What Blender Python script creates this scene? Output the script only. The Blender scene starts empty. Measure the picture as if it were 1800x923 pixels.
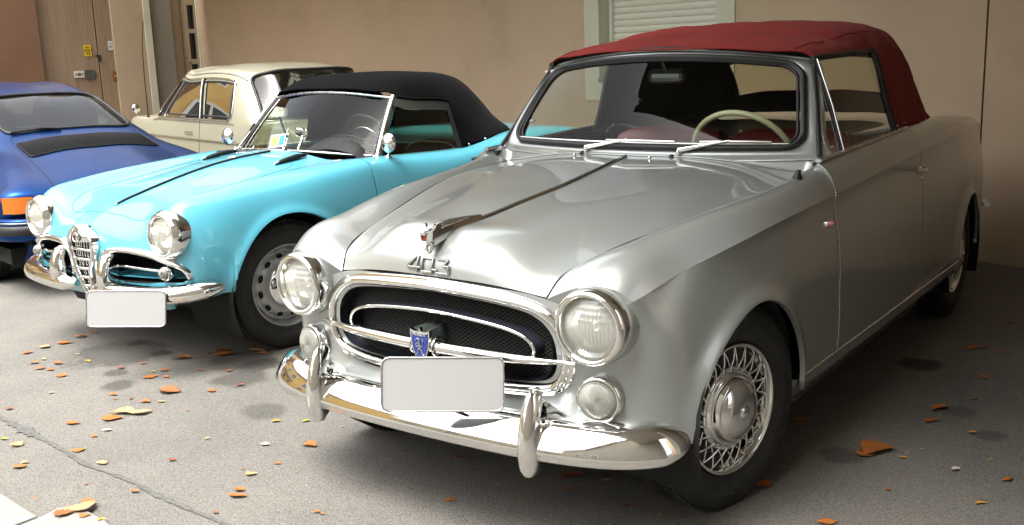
import bpy, bmesh, math, random
import numpy as np
from mathutils import Vector, Matrix
C = bpy.context.scene.collection
rad = math.radians
# ------------------------------------------------------------------ camera, sky, sun, exposure
CAM_LOC = (1.945081, -2.781508, 1.405159)
YAW, PITCH, ROLL, FPX = -0.636005, 0.203691, -0.034209, 1801.21
fwd = Vector((math.sin(YAW)*math.cos(PITCH), math.cos(YAW)*math.cos(PITCH), -math.sin(PITCH)))
rgt = Vector((math.cos(YAW), -math.sin(YAW), 0.0))
upv = rgt.cross(fwd)
r_ = math.cos(ROLL)*rgt + math.sin(ROLL)*upv
u_ = -math.sin(ROLL)*rgt + math.cos(ROLL)*upv
cd = bpy.data.cameras.new('camera'); cam = bpy.data.objects.new('camera', cd); C.objects.link(cam)
M = Matrix((( r_.x, u_.x, -fwd.x, CAM_LOC[0]), (r_.y, u_.y, -fwd.y, CAM_LOC[1]), (r_.z, u_.z, -fwd.z, CAM_LOC[2]), (0,0,0,1)))
cam.matrix_world = M
cd.sensor_fit = 'HORIZONTAL'; cd.sensor_width = 36.0; cd.lens = 36.0*FPX/1800.0
cd.clip_start = 0.05; cd.clip_end = 2000
bpy.context.scene.camera = cam
SUN_EL, SUN_AZ = rad(66), rad(195)      # azimuth clockwise from +Y: behind the camera, veiled by cloud
w = bpy.data.worlds.new('World'); bpy.context.scene.world = w; w.use_nodes = True
wn, wl = w.node_tree.nodes, w.node_tree.links
wn.clear()
sky = wn.new('ShaderNodeTexSky'); sky.sky_type = 'NISHITA'; sky.sun_disc = False
sky.sun_elevation = SUN_EL; sky.sun_rotation = SUN_AZ; sky.air_density = 1.0; sky.dust_density = 6.0; sky.ozone_density = 0.6
hs = wn.new('ShaderNodeHueSaturation'); hs.inputs['Saturation'].default_value = 0.22      # overcast: the cloud layer greys the blue
bg = wn.new('ShaderNodeBackground'); bg.inputs['Strength'].default_value = 0.15
wo = wn.new('ShaderNodeOutputWorld')
wl.new(sky.outputs[0], hs.inputs['Color']); wl.new(hs.outputs[0], bg.inputs['Color']); wl.new(bg.outputs[0], wo.inputs['Surface'])
sl = bpy.data.lights.new('sun', 'SUN'); so = bpy.data.objects.new('sun', sl); C.objects.link(so)
sl.energy = .6; sl.angle = rad(30); sl.color = (1.0, 0.95, 0.87)
sd = Vector((math.sin(SUN_AZ)*math.cos(SUN_EL), math.cos(SUN_AZ)*math.cos(SUN_EL), math.sin(SUN_EL)))
so.rotation_euler = (-sd).to_track_quat('-Z', 'Y').to_euler(); so.location = (0, -6, 9)
sc = bpy.context.scene
sc.view_settings.view_transform = 'Standard'; sc.view_settings.look = 'None'
sc.view_settings.exposure = 1.9; sc.view_settings.gamma = 1.0; sc.view_settings.use_curve_mapping = False
try:
    sc.cycles.max_bounces = 10; sc.cycles.transparent_max_bounces = 16; sc.cycles.glossy_bounces = 5; sc.cycles.diffuse_bounces = 4
    sc.cycles.use_denoising = True; sc.cycles.caustics_reflective = False
except Exception: pass

# ------------------------------------------------------------------ materials
MATS = {}
def mat(name, color=(.5,.5,.5), rough=.5, metal=0.0, coat=0.0, coat_rough=.03, spec=.5, **kw):
    if name in MATS: return MATS[name]
    m = bpy.data.materials.new(name); m.use_nodes = True
    b = m.node_tree.nodes['Principled BSDF']
    b.inputs['Base Color'].default_value = (*color, 1); b.inputs['Roughness'].default_value = rough
    b.inputs['Metallic'].default_value = metal; b.inputs['Coat Weight'].default_value = coat
    b.inputs['Coat Roughness'].default_value = coat_rough; b.inputs['Specular IOR Level'].default_value = spec
    MATS[name] = m
    return m
def N(m, t, **kw):
    n = m.node_tree.nodes.new(t)
    for k, v in kw.items():
        if k in n.inputs: n.inputs[k].default_value = v
        else: setattr(n, k, v)
    return n
def L(m, a, b): m.node_tree.links.new(a, b)
def P_(m): return m.node_tree.nodes['Principled BSDF']
def noise(m, scale, detail=4, rough=.6, coord='Object', stretch=None):
    tc = N(m, 'ShaderNodeTexCoord'); n = N(m, 'ShaderNodeTexNoise'); n.inputs['Scale'].default_value = scale
    n.inputs['Detail'].default_value = detail; n.inputs['Roughness'].default_value = rough
    if stretch:
        mp = N(m, 'ShaderNodeMapping'); mp.inputs['Scale'].default_value = stretch
        L(m, tc.outputs[coord], mp.inputs[0]); L(m, mp.outputs[0], n.inputs['Vector'])
    else: L(m, tc.outputs[coord], n.inputs['Vector'])
    return n
def ramp(m, fac, stops):
    r = N(m, 'ShaderNodeValToRGB'); e = r.color_ramp.elements
    while len(e) < len(stops): e.new(.5)
    for i, (p, c) in enumerate(stops):
        e[i].position = p; e[i].color = (*c, 1) if len(c) == 3 else c
    L(m, fac, r.inputs[0]); return r
def bump(m, h, strength=.2, dist=.01, target=None):
    b = N(m, 'ShaderNodeBump'); b.inputs['Strength'].default_value = strength; b.inputs['Distance'].default_value = dist
    L(m, h, b.inputs['Height']); L(m, b.outputs[0], P_(m).inputs['Normal']); return b
def mixc(m, fac, a, b, mode='MIX'):
    x = N(m, 'ShaderNodeMix'); x.data_type = 'RGBA'; x.blend_type = mode
    if isinstance(fac, float): x.inputs['Factor'].default_value = fac
    else: L(m, fac, x.inputs['Factor'])
    for v, k in ((a, 6), (b, 7)):
        if isinstance(v, tuple): x.inputs[k].default_value = (*v, 1)
        else: L(m, v, x.inputs[k])
    return x.outputs[2]
def rough_noise(m, base, amp, scale):
    n = noise(m, scale, 5); mr = N(m, 'ShaderNodeMapRange'); mr.inputs['To Min'].default_value = base-amp; mr.inputs['To Max'].default_value = base+amp
    mr.inputs['From Min'].default_value = .3; mr.inputs['From Max'].default_value = .7
    L(m, n.outputs[0], mr.inputs[0]); L(m, mr.outputs[0], P_(m).inputs['Roughness'])
def paint(name, color, metal=0., rough=.4, flake=False, coat=1.0):
    m = mat(name, color, rough, metal, coat, .04)
    rough_noise(m, rough, .05, 3.5)
    n = noise(m, 2.2, 3)
    c = mixc(m, n.outputs[0], tuple(x*.94 for x in color), tuple(min(1, x*1.05) for x in color)); L(m, c, P_(m).inputs['Base Color'])
    if flake:
        v = noise(m, 900, 1); bump(m, v.outputs[0], .06, .0006)
    return m
silver = paint('silver_paint', (.36, .385, .370), .45, .33, True)
aqua = paint('turquoise_paint', (.10, .43, .55), 0., .35)
blue = paint('blue_paint', (.003, .040, .175), .85, .34, coat=.12)
beige = paint('beige_paint', (.29, .28, .21), 0., .35, coat=.7)
chrome = mat('chrome', (.80, .80, .78), .06, 1.0); rough_noise(chrome, .07, .035, 14)
brushed = mat('brushed_metal', (.55, .55, .54), .28, 1.0); rough_noise(brushed, .28, .08, 20)
wheel_silver = mat('wheel_silver', (.42, .43, .43), .38, .75); rough_noise(wheel_silver, .38, .08, 18)
rubber = mat('rubber', (.014, .014, .014), .55); rough_noise(rubber, .5, .12, 12)
tyre_m = mat('tyre_rubber', (.016, .015, .014), .62)
def _t():
    n = noise(tyre_m, 30, 6); r = ramp(tyre_m, n.outputs[0], [(.35, (.010,.010,.010)), (.62, (.022,.021,.019)), (.8, (.045,.042,.037))]); L(tyre_m, r.outputs[0], P_(tyre_m).inputs['Base Color'])
    n2 = noise(tyre_m, 160, 4); bump(tyre_m, n2.outputs[0], .35, .004)
_t()
black = mat('black_plastic', (.008, .008, .008), .5, spec=.25); rough_noise(black, .45, .1, 20)
dark = mat('dark_cavity', (.008, .008, .008), .9)
satin_dark = mat('dark_grey_enamel', (.022, .026, .034), .42); rough_noise(satin_dark, .42, .12, 25)
leather_red = mat('red_leather', (.17, .018, .022), .42)
nl = noise(leather_red, 120, 4); bump(leather_red, nl.outputs[0], .15, .002)
cream = mat('cream_plastic', (.58, .54, .36), .3, 0, .4)
def fabric(name, c1, c2, scale=420):
    m = mat(name, c1, .95, spec=.03)
    n = noise(m, 5, 5); r = ramp(m, n.outputs[0], [(.3, c1), (.7, c2)]); L(m, r.outputs[0], P_(m).inputs['Base Color'])
    a = noise(m, scale, 2); bump(m, a.outputs[0], .25, .0015)
    P_(m).inputs['Sheen Weight'].default_value = .03
    return m
red_cloth = fabric('red_cloth', (.235, .034, .03), (.29, .045, .038))
black_cloth = fabric('black_cloth', (.0016, .0016, .002), (.003, .003, .0036))
headliner = mat('headliner', (.012, .012, .011), .95)
dark_trim = mat('dark_trim', (.018, .018, .017), .7); rough_noise(dark_trim, .65, .1, 30)
white_paint = mat('white_enamel', (.38, .38, .375), .6)
white_clip = mat('white_clip', (.8, .8, .78), .3)
amber = mat('amber_lens', (.75, .17, .01), .12, 0, .6)
pink_lens = mat('pink_lens', (.55, .22, .2), .15, 0, .5)
blue_enamel = mat('blue_enamel', (.012, .035, .22), .2, 0, .7)
red_enamel = mat('red_enamel', (.45, .02, .02), .25, 0, .5)
yellow_m = mat('yellow_plate', (.62, .42, .01), .45)
def glass_mat(name, tint, fmin=.05, rough=.0, power=None):
    m = bpy.data.materials.new(name); m.use_nodes = True; nt = m.node_tree; nt.nodes.clear()
    o = nt.nodes.new('ShaderNodeOutputMaterial'); mx = nt.nodes.new('ShaderNodeMixShader'); t = nt.nodes.new('ShaderNodeBsdfTransparent'); g = nt.nodes.new('ShaderNodeBsdfGlossy')
    t.inputs[0].default_value = (*tint, 1); g.inputs['Roughness'].default_value = rough; g.inputs[0].default_value = (1, 1, 1, 1)
    f = nt.nodes.new('ShaderNodeLayerWeight'); f.inputs['Blend'].default_value = .5; pw = nt.nodes.new('ShaderNodeMath'); pw.operation = 'POWER'; pw.inputs[1].default_value = 5.0
    mr = nt.nodes.new('ShaderNodeMapRange'); mr.inputs['From Min'].default_value = 0; mr.inputs['To Min'].default_value = fmin
    nt.links.new(f.outputs['Facing'], pw.inputs[0]); nt.links.new(pw.outputs[0], mr.inputs[0]); nt.links.new(mr.outputs[0], mx.inputs[0]); nt.links.new(t.outputs[0], mx.inputs[1]); nt.links.new(g.outputs[0], mx.inputs[2]); nt.links.new(mx.outputs[0], o.inputs[0])
    MATS[name] = m; return m
glass = glass_mat('clear_glass', (.82, .86, .80), .012)
glass_dark = glass_mat('green_tinted_glass', (.50, .56, .46), .08)
glass_mirror = glass_mat('reflective_glass', (.35, .36, .32), .55)
lens_glass = glass_mat('lens_glass', (.93, .94, .88), .10)
def _lens():
    nt = lens_glass.node_tree; t = next(n for n in nt.nodes if n.type == 'BSDF_TRANSPARENT'); mx = next(n for n in nt.nodes if n.type == 'MIX_SHADER'); d = nt.nodes.new('ShaderNodeBsdfDiffuse'); d.inputs[0].default_value = (.82, .82, .74, 1)
    m2 = nt.nodes.new('ShaderNodeMixShader'); m2.inputs[0].default_value = .34; nt.links.new(t.outputs[0], m2.inputs[1]); nt.links.new(d.outputs[0], m2.inputs[2]); nt.links.new(m2.outputs[0], mx.inputs[1])
_lens()
clear_vinyl = glass_mat('clear_vinyl', (.78, .76, .62), .05, .08)
def frosted():
    m = mat('ribbed_lens', (.40, .40, .35), .18, 0, .4); P_(m).inputs['Transmission Weight'].default_value = .25; return m
rib_lens = frosted()

# ------------------------------------------------------------------ objects
def thing(name, label, cat, loc=(0,0,0), rz=0., group=None):
    o = bpy.data.objects.new(name, None); C.objects.link(o); o.location = loc; o.rotation_euler = (0, 0, rz)
    o['label'] = label; o['category'] = cat
    if group: o['group'] = group
    return o
def tag(o, label, cat, group=None):
    o['label'] = label; o['category'] = cat
    if group: o['group'] = group
    return o
def mesh_obj(name, V, F, m, parent=None, smooth=True, label=None, loc=None):
    me = bpy.data.meshes.new(name); me.from_pydata([tuple(map(float, v)) for v in V], [], F); me.validate(); me.update()
    if smooth: me.polygons.foreach_set('use_smooth', [True]*len(me.polygons))
    if m: me.materials.append(m)
    o = bpy.data.objects.new(name, me); C.objects.link(o)
    if parent: o.parent = parent
    if label: o['label'] = label
    if loc is not None: o.location = loc
    return o
def copy_obj(o, parent=None, loc=None, mirror_x=False):
    c = o.copy(); C.objects.link(c); c.parent = parent; c.matrix_parent_inverse = o.matrix_parent_inverse.copy()
    if loc is not None: c.location = loc
    return c

# ------------------------------------------------------------------ geometry: natural cubic spline patches
def nat_basis(tk, tq):
    tk = np.asarray(tk, float); tq = np.asarray(tq, float); n = len(tk)
    if n == 1: return np.ones((len(tq), 1))
    if n == 2:
        a = (tq-tk[0])/(tk[1]-tk[0]); return np.stack([1-a, a], 1)
    h = np.diff(tk); A = np.zeros((n, n)); R = np.zeros((n, n)); A[0,0] = A[-1,-1] = 1
    for i in range(1, n-1):
        A[i,i-1] = h[i-1]; A[i,i] = 2*(h[i-1]+h[i]); A[i,i+1] = h[i]
        R[i,i-1] = 6/h[i-1]; R[i,i] = -6/h[i-1]-6/h[i]; R[i,i+1] = 6/h[i]
    S = np.linalg.solve(A, R); I = np.eye(n)
    k = np.clip(np.searchsorted(tk, tq, 'right')-1, 0, n-2); d = tq-tk[k]; hk = h[k]
    a = I[k]; s0 = S[k]; s1 = S[k+1]
    b = (I[k+1]-I[k])/hk[:,None]-hk[:,None]*(2*s0+s1)/6
    return a+b*d[:,None]+s0/2*(d**2)[:,None]+(s1-s0)/(6*hk[:,None])*(d**3)[:,None]
def basis(tk, tq, br=()):
    tk = np.asarray(tk, float); tq = np.asarray(tq, float)
    if not br: return nat_basis(tk, tq)
    B = np.zeros((len(tq), len(tk))); cuts = [0]+sorted(br)+[len(tk)-1]
    for i, (a, b) in enumerate(zip(cuts[:-1], cuts[1:])):
        lo = -1e9 if i == 0 else tk[a]; hi = 1e9 if i == len(cuts)-2 else tk[b]
        m = (tq >= lo) & (tq < hi) if hi < 1e9 else (tq >= lo)
        if m.any(): B[np.ix_(m, range(a, b+1))] = nat_basis(tk[a:b+1], tq[m])
    return B
def params(G, axis):
    d = np.linalg.norm(np.diff(G, axis=axis), axis=2); d = d.mean(axis=1-axis)
    return np.concatenate([[0], np.cumsum(np.maximum(d, 1e-6))])
class Surf:
    """tensor product of natural cubic splines through a grid of control points"""
    def __init__(s, G, ubr=(), vbr=(), tu=None, tv=None):
        s.G = np.asarray(G, float); s.tu = params(s.G, 0) if tu is None else np.asarray(tu, float); s.tv = params(s.G, 1) if tv is None else np.asarray(tv, float); s.ubr = ubr; s.vbr = vbr
    def u(s, i): return np.interp(i, range(len(s.tu)), s.tu)       # index -> parameter
    def v(s, i): return np.interp(i, range(len(s.tv)), s.tv)
    def ev(s, us, vs):                                            # separable
        return np.einsum('ai,ijk,bj->abk', basis(s.tu, us, s.ubr), s.G, basis(s.tv, vs, s.vbr))
    def ev2(s, us, V):                                            # V[a,b]: own v values for every row
        R = np.einsum('ai,ijk->ajk', basis(s.tu, us, s.ubr), s.G); V = np.asarray(V)
        B = basis(s.tv, V.ravel(), s.vbr).reshape(V.shape+(len(s.tv),))
        return np.einsum('abj,ajk->abk', B, R)
def spl(P, n, br=(), t=None, closed=False):
    P = np.asarray(P, float)
    if closed: P = np.concatenate([P[-3:], P, P[:4]])
    tk = np.concatenate([[0], np.cumsum(np.maximum(np.linalg.norm(np.diff(P, axis=0), axis=1), 1e-6))])
    if closed: q = np.linspace(tk[3], tk[-4], n+1)[:-1]
    else: q = np.linspace(0, tk[-1], n)
    return basis(tk, q, br) @ P
def interp1(x, xs, ys):                                          # smooth 1D profile
    x = np.atleast_1d(np.asarray(x, float)); return basis(np.asarray(xs, float), np.clip(x, xs[0], xs[-1])) @ np.asarray(ys, float)
def normals(P):
    a = np.gradient(P, axis=0); b = np.gradient(P, axis=1); n = np.cross(a, b); l = np.linalg.norm(n, axis=2, keepdims=True)
    return n/np.maximum(l, 1e-12)
def gridF(nu, nv, off=0, flip=False, cu=False, cv=False):
    F = []
    for i in range(nu if cu else nu-1):
        for j in range(nv if cv else nv-1):
            a, b, c, d = i*nv+j, ((i+1) % nu)*nv+j, ((i+1) % nu)*nv+(j+1) % nv, i*nv+(j+1) % nv
            F.append((d+off, c+off, b+off, a+off) if flip else (a+off, b+off, c+off, d+off))
    return F
def panel(name, P, m, parent, out=None, skirt=.012, edges='abcd', label=None, mirror=False):
    """sheet-metal panel from a grid; out = a point the outside faces away from; skirt folds its rim inwards. mirror adds the x<0 twin as its own object"""
    P = np.asarray(P, float); nu, nv = P.shape[:2]; n = normals(P)
    if out is not None:
        s = np.sum((P-np.asarray(out))*n)
        flip = s < 0
    else: flip = False
    if flip: n = -n
    V = list(P.reshape(-1, 3)); F = gridF(nu, nv, 0, flip)
    if skirt:
        rims = {'a': (P[0], n[0]), 'b': (P[-1], n[-1]), 'c': (P[:,0], n[:,0]), 'd': (P[:,-1], n[:,-1])}
        for e in edges:
            q, k = rims[e]; o = len(V); V += list(q)+list(q-k*skirt); c = len(q)
            for i in range(c-1): F.append((o+i, o+i+1, o+c+i+1, o+c+i))
    o = mesh_obj(name, V, F, m, parent, True, label)
    if mirror:
        V2 = [(-v[0], v[1], v[2]) for v in V]; F2 = [tuple(reversed(f)) for f in F]
        return o, mesh_obj(name, V2, F2, m, parent, True, label)
    return o
class MB:
    """collects primitives, built as one mesh object"""
    def __init__(s): s.V = []; s.F = []; s.sm = []
    def add(s, V, F, smooth=True):
        o = len(s.V); s.V += [tuple(map(float, v)) for v in V]; s.F += [tuple(i+o for i in f) for f in F]; s.sm += [smooth]*len(F); return s
    def grid(s, P, flip=False, cu=False, cv=False, smooth=True):
        P = np.asarray(P, float); return s.add(P.reshape(-1, 3), gridF(P.shape[0], P.shape[1], 0, flip, cu, cv), smooth)
    def box(s, c, d, R=None, bevel=0.):
        x, y, z = (k/2 for k in d); V = np.array([(sx*x, sy*y, sz*z) for sz in (-1, 1) for sy in (-1, 1) for sx in (-1, 1)], float)
        F = [(0,2,3,1), (4,5,7,6), (0,1,5,4), (2,6,7,3), (0,4,6,2), (1,3,7,5)]
        if bevel:
            bm = bmesh.new(); vs = [bm.verts.new(v) for v in V]; [bm.faces.new([vs[i] for i in f]) for f in F]
            bmesh.ops.bevel(bm, geom=bm.edges[:]+bm.verts[:], offset=bevel, segments=2, profile=.5, affect='EDGES')
            bm.verts.index_update(); V = np.array([v.co[:] for v in bm.verts]); F = [tuple(v.index for v in f.verts) for f in bm.faces]; bm.free()
        if R is not None: V = V @ np.asarray(R).T
        return s.add(V+np.asarray(c), F, False)
    def tube(s, P, r, n=8, cap=True, closed=False, sx=1., up=None):
        P = np.asarray(P, float); k = len(P); r = np.broadcast_to(np.asarray(r, float), (k,))
        T = np.gradient(P, axis=0) if not closed else np.roll(P, -1, 0)-np.roll(P, 1, 0)
        T /= np.maximum(np.linalg.norm(T, axis=1, keepdims=True), 1e-9)
        up = np.array([0, 0, 1.]) if up is None else np.asarray(up, float)
        if abs(T[0] @ up) > .95: up = np.array([1., 0, 0]) if abs(T[0][0]) < .9 else np.array([0, 1., 0])
        a = up-(T[0] @ up)*T[0]; fr = []
        for i in range(k):
            a = a-(T[i] @ a)*T[i]; a /= np.linalg.norm(a); fr.append((a.copy(), np.cross(T[i], a)))
        th = np.linspace(0, 2*np.pi, n, endpoint=False)
        G = np.array([[P[i]+r[i]*(np.cos(t)*fr[i][0]+sx*np.sin(t)*fr[i][1]) for t in th] for i in range(k)])
        o = len(s.V); s.grid(G, cu=closed, cv=True)
        if cap and not closed:
            s.add(G[0], [tuple(range(n))], False); s.add(G[-1], [tuple(reversed(range(n)))], False)
        return s
    def lathe(s, prof, c, ax=(0,0,1), n=32, ref=None, a0=0., a1=2*np.pi):
        """prof: (radius, height along ax)"""
        ax = np.asarray(ax, float); ax /= np.linalg.norm(ax); ref = np.asarray(ref if ref is not None else ((0,0,1) if abs(ax[2]) < .9 else (1,0,0)), float)
        e1 = ref-(ref @ ax)*ax; e1 /= np.linalg.norm(e1); e2 = np.cross(ax, e1); full = a1-a0 > 6.28
        th = np.linspace(a0, a1, n, endpoint=not full)
        G = np.array([[np.asarray(c)+r*(np.cos(t)*e1+np.sin(t)*e2)+h*ax for t in th] for r, h in prof])
        s.grid(G, flip=False, cv=full); return s
    def sweep(s, sec, path, closed=False, up=(0,0,1), cap=True, scale=None, smooth=True, secclosed=False):
        """sec: (out, up) pairs swept along path; out = right-hand normal of the path in plan, or use up vector"""
        path = np.asarray(path, float); k = len(path); up = np.asarray(up, float)
        T = np.gradient(path, axis=0) if not closed else np.roll(path, -1, 0)-np.roll(path, 1, 0)
        T /= np.linalg.norm(T, axis=1, keepdims=True); G = []
        for i in range(k):
            o = np.cross(T[i], up); o /= np.linalg.norm(o); uu = np.cross(o, T[i]); f = 1. if scale is None else scale[i]
            G.append([path[i]+f*(a*o+b*uu) for a, b in sec])
        G = np.array(G); s.grid(G, cu=closed, cv=secclosed, smooth=smooth)
        if cap and not closed:
            n = len(sec); s.add(G[0], [tuple(reversed(range(n)))], False); s.add(G[-1], [tuple(range(n))], False)
        return s
    def poly(s, pts, depth, O, X, Y, bevel=0.):
        """extruded polygon: pts in the plane (O; X, Y), extruded along -X x Y by depth"""
        O, X, Y = (np.asarray(k, float) for k in (O, X, Y)); Z = np.cross(X, Y); n = len(pts)
        f = np.array([O+a*X+b*Y for a, b in pts]); b = f-depth*Z
        if bevel:
            c = np.mean(pts, axis=0); q = np.array([O+(c[0]+(a-c[0])*(1-bevel))*X+(c[1]+(bb-c[1])*(1-bevel))*Y for a, bb in pts]); f2 = f-.3*depth*Z
            s.add(np.concatenate([q, f2]), [(i, (i+1) % n+0, (i+1) % n+n, i+n)[::-1] for i in range(n)], False); f, top = f2, q
        else: top = f
        s.add(top, [tuple(range(n))], False)
        s.add(np.concatenate([f, b]), [(i, i+n, (i+1) % n+n, (i+1) % n) for i in range(n)], False); s.add(b, [tuple(reversed(range(n)))], False)
        return s
    def mir(s):
        """adds the mirror image in x"""
        o = len(s.V); s.V += [(-a, b, c) for a, b, c in s.V]; s.F += [tuple(i+o for i in reversed(f)) for f in s.F]; s.sm += s.sm; return s
    def build(s, name, m, parent=None, label=None):
        ob = mesh_obj(name, s.V, s.F, m, parent, True, label)
        if len(ob.data.polygons) == len(s.sm): ob.data.polygons.foreach_set('use_smooth', s.sm)
        return ob
    def mirrored(s):
        q = MB(); q.V = [(-a, b, c) for a, b, c in s.V]; q.F = [tuple(reversed(f)) for f in s.F]; q.sm = list(s.sm); return q
def rotm(ax, a): return np.array(Matrix.Rotation(a, 3, ax))
def text_mesh(body, size, depth, align='CENTER', bold=0.):
    cu = bpy.data.curves.new('lettering', 'FONT'); cu.body = body; cu.size = size; cu.extrude = depth; cu.align_x = align; cu.align_y = 'CENTER'; cu.resolution_u = 3; cu.offset = bold
    ob = bpy.data.objects.new('lettering', cu); C.objects.link(ob); dg = bpy.context.evaluated_depsgraph_get(); me = ob.evaluated_get(dg).to_mesh()
    V = np.array([v.co[:] for v in me.vertices]); F = [tuple(p.vertices) for p in me.polygons]
    ob.evaluated_get(dg).to_mesh_clear(); bpy.data.objects.remove(ob); bpy.data.curves.remove(cu); return V, F
TARPTS = [(-2.6,-.80),(-2.138,-.822),(-1.822,-.853),(-1.5,-.893),(-1.326,-.919),(-1.098,-.915),(-.934,-.935),(-.769,-.945),(-.613,-.953),(-.3,-.97)]
AWHEEL = -6
SLABS = [[(-1.379,-1.222),(-1.084,-1.253),(-1.09,-1.8),(-1.42,-1.8)], [(-1.78,-1.18),(-1.386,-1.222),(-1.427,-1.8),(-1.8,-1.8)], [(-1.072,-1.25),(-1.088,-1.179),(-.984,-1.143),(-.854,-1.156),(-.70,-1.20),(-.75,-1.8),(-1.08,-1.8)]]
# ------------------------------------------------------------------ the yard
WA = rad(-19.14); WO = np.array([.785, 4.0, 0.]); WT = np.array([math.cos(WA), math.sin(WA), 0]); WN = np.array([-math.sin(WA), math.cos(WA), 0])
def wf(x, y, z=0.): return WO+x*WT+y*WN+np.array([0, 0, z])     # frame of the back wall: x along it, y behind it
RW = np.stack([WT, WN, [0, 0, 1]], 1)
def asphalt():
    m = mat('asphalt', (.17, .155, .135), .85, spec=.35)
    a = noise(m, 150, 3, .7); b = noise(m, 1.1, 6, .6); c = noise(m, 28, 4)
    v = N(m, 'ShaderNodeTexVoronoi'); v.inputs['Scale'].default_value = 130; tc = N(m, 'ShaderNodeTexCoord'); L(m, tc.outputs['Object'], v.inputs['Vector'])
    r1 = ramp(m, a.outputs[0], [(.30, (.10,.095,.084)), (.5, (.19,.182,.162)), (.70, (.29,.28,.252))])
    r2 = ramp(m, b.outputs[0], [(.3, (.78,.78,.785)), (.7, (1.14,1.13,1.11))])
    c1 = mixc(m, 1.0, r1.outputs[0], r2.outputs[0], 'MULTIPLY')
    r3 = ramp(m, v.outputs['Color'], [(.0, (.62,.62,.62)), (.55, (1,1,1)), (.93, (1.08,1.06,1.04)), (.97, (1.5,1.47,1.4))]); c2 = mixc(m, .8, c1, r3.outputs[0], 'MULTIPLY')
    # oil stains: round spots of their own shape, dropped under parked cars
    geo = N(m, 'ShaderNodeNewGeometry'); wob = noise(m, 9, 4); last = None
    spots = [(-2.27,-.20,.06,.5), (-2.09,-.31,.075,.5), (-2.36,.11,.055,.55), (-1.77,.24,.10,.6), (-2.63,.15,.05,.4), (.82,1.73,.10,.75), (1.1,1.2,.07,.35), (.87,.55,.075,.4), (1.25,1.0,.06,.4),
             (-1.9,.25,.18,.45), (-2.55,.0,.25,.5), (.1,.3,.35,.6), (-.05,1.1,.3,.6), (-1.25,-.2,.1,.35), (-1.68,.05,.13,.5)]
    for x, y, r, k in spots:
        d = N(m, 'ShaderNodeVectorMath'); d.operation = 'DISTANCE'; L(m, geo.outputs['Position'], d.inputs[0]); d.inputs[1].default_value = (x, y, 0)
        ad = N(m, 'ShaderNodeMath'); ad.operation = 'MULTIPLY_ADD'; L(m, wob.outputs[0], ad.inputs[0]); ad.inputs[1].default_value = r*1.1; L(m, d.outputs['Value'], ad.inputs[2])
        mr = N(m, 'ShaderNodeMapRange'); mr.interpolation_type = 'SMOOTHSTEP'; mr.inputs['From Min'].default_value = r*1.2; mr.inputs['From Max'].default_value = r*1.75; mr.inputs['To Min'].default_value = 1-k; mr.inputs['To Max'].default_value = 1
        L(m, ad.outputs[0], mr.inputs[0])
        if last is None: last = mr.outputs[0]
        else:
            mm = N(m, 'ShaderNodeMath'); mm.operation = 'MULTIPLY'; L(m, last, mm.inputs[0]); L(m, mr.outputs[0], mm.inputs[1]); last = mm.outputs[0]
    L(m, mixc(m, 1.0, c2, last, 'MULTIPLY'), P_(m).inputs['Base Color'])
    bump(m, a.outputs[0], .7, .006)
    return m
asph = asphalt()
g = mesh_obj('ground', [(-60,-60,0), (60,-60,0), (60,60,0), (-60,60,0)], [(0,1,2,3)], asph, None, False); g['kind'] = 'structure'
# worn tar joint across the corner of the yard
tar = mat('tar_seam', (.10, .10, .095), .8); nt_ = noise(tar, 60, 4); rt = ramp(tar, nt_.outputs[0], [(.35, (.075,.075,.072)), (.65, (.15,.147,.135))]); L(tar, rt.outputs[0], P_(tar).inputs['Base Color'])
tp = TARPTS
rs = random.Random(5); V = []; F = []
T = spl([(a, b, 0) for a, b in tp], 120)
for i, p in enumerate(T):
    d = T[min(i+1, 119)]-T[max(i-1, 0)]; nn = np.array([-d[1], d[0], 0]); nn /= np.linalg.norm(nn)
    wd = (.010+.016*max(0, math.sin(i*.19+1))*max(0, math.sin(i*.051)))*(.6+.8*rs.random())
    if 66 < i < 74: wd *= .35
    V += [p+nn*wd+np.array([0,0,.004]), p-nn*wd*(.6+.6*rs.random())+np.array([0,0,.004])]
for i in range(119): F.append((2*i, 2*i+1, 2*i+3, 2*i+2))
ts = mesh_obj('tar_joint', V, F, tar, None, False); ts['kind'] = 'structure'
# concrete paving slabs in the near corner
slabm = mat('concrete', (.36, .36, .33), .8); ns = noise(slabm, 40, 6); rr = ramp(slabm, ns.outputs[0], [(.3, (.21,.212,.195)), (.7, (.30,.30,.28))]); L(slabm, rr.outputs[0], P_(slabm).inputs['Base Color']); bump(slabm, ns.outputs[0], .25, .004)
pv = bpy.data.objects.new('paving', None); C.objects.link(pv); pv['kind'] = 'structure'
for poly in SLABS:
    c = np.mean(poly, axis=0); q = [(c+(np.array(p)-c)*.985) for p in poly]; n = len(q)
    V = [(a, b, .012) for a, b in q]+[(c[0]+(a-c[0])*1.012, c[1]+(b-c[1])*1.012, .004) for a, b in q]+[(c[0]+(a-c[0])*1.012, c[1]+(b-c[1])*1.012, -.06) for a, b in q]
    F = [tuple(range(n))]+[(i, i+n, (i+1) % n+n, (i+1) % n) for i in range(n)]+[(i+n, i+2*n, (i+1) % n+2*n, (i+1) % n+n) for i in range(n)]
    mesh_obj('slab', V, F, slabm, pv, False)
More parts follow.
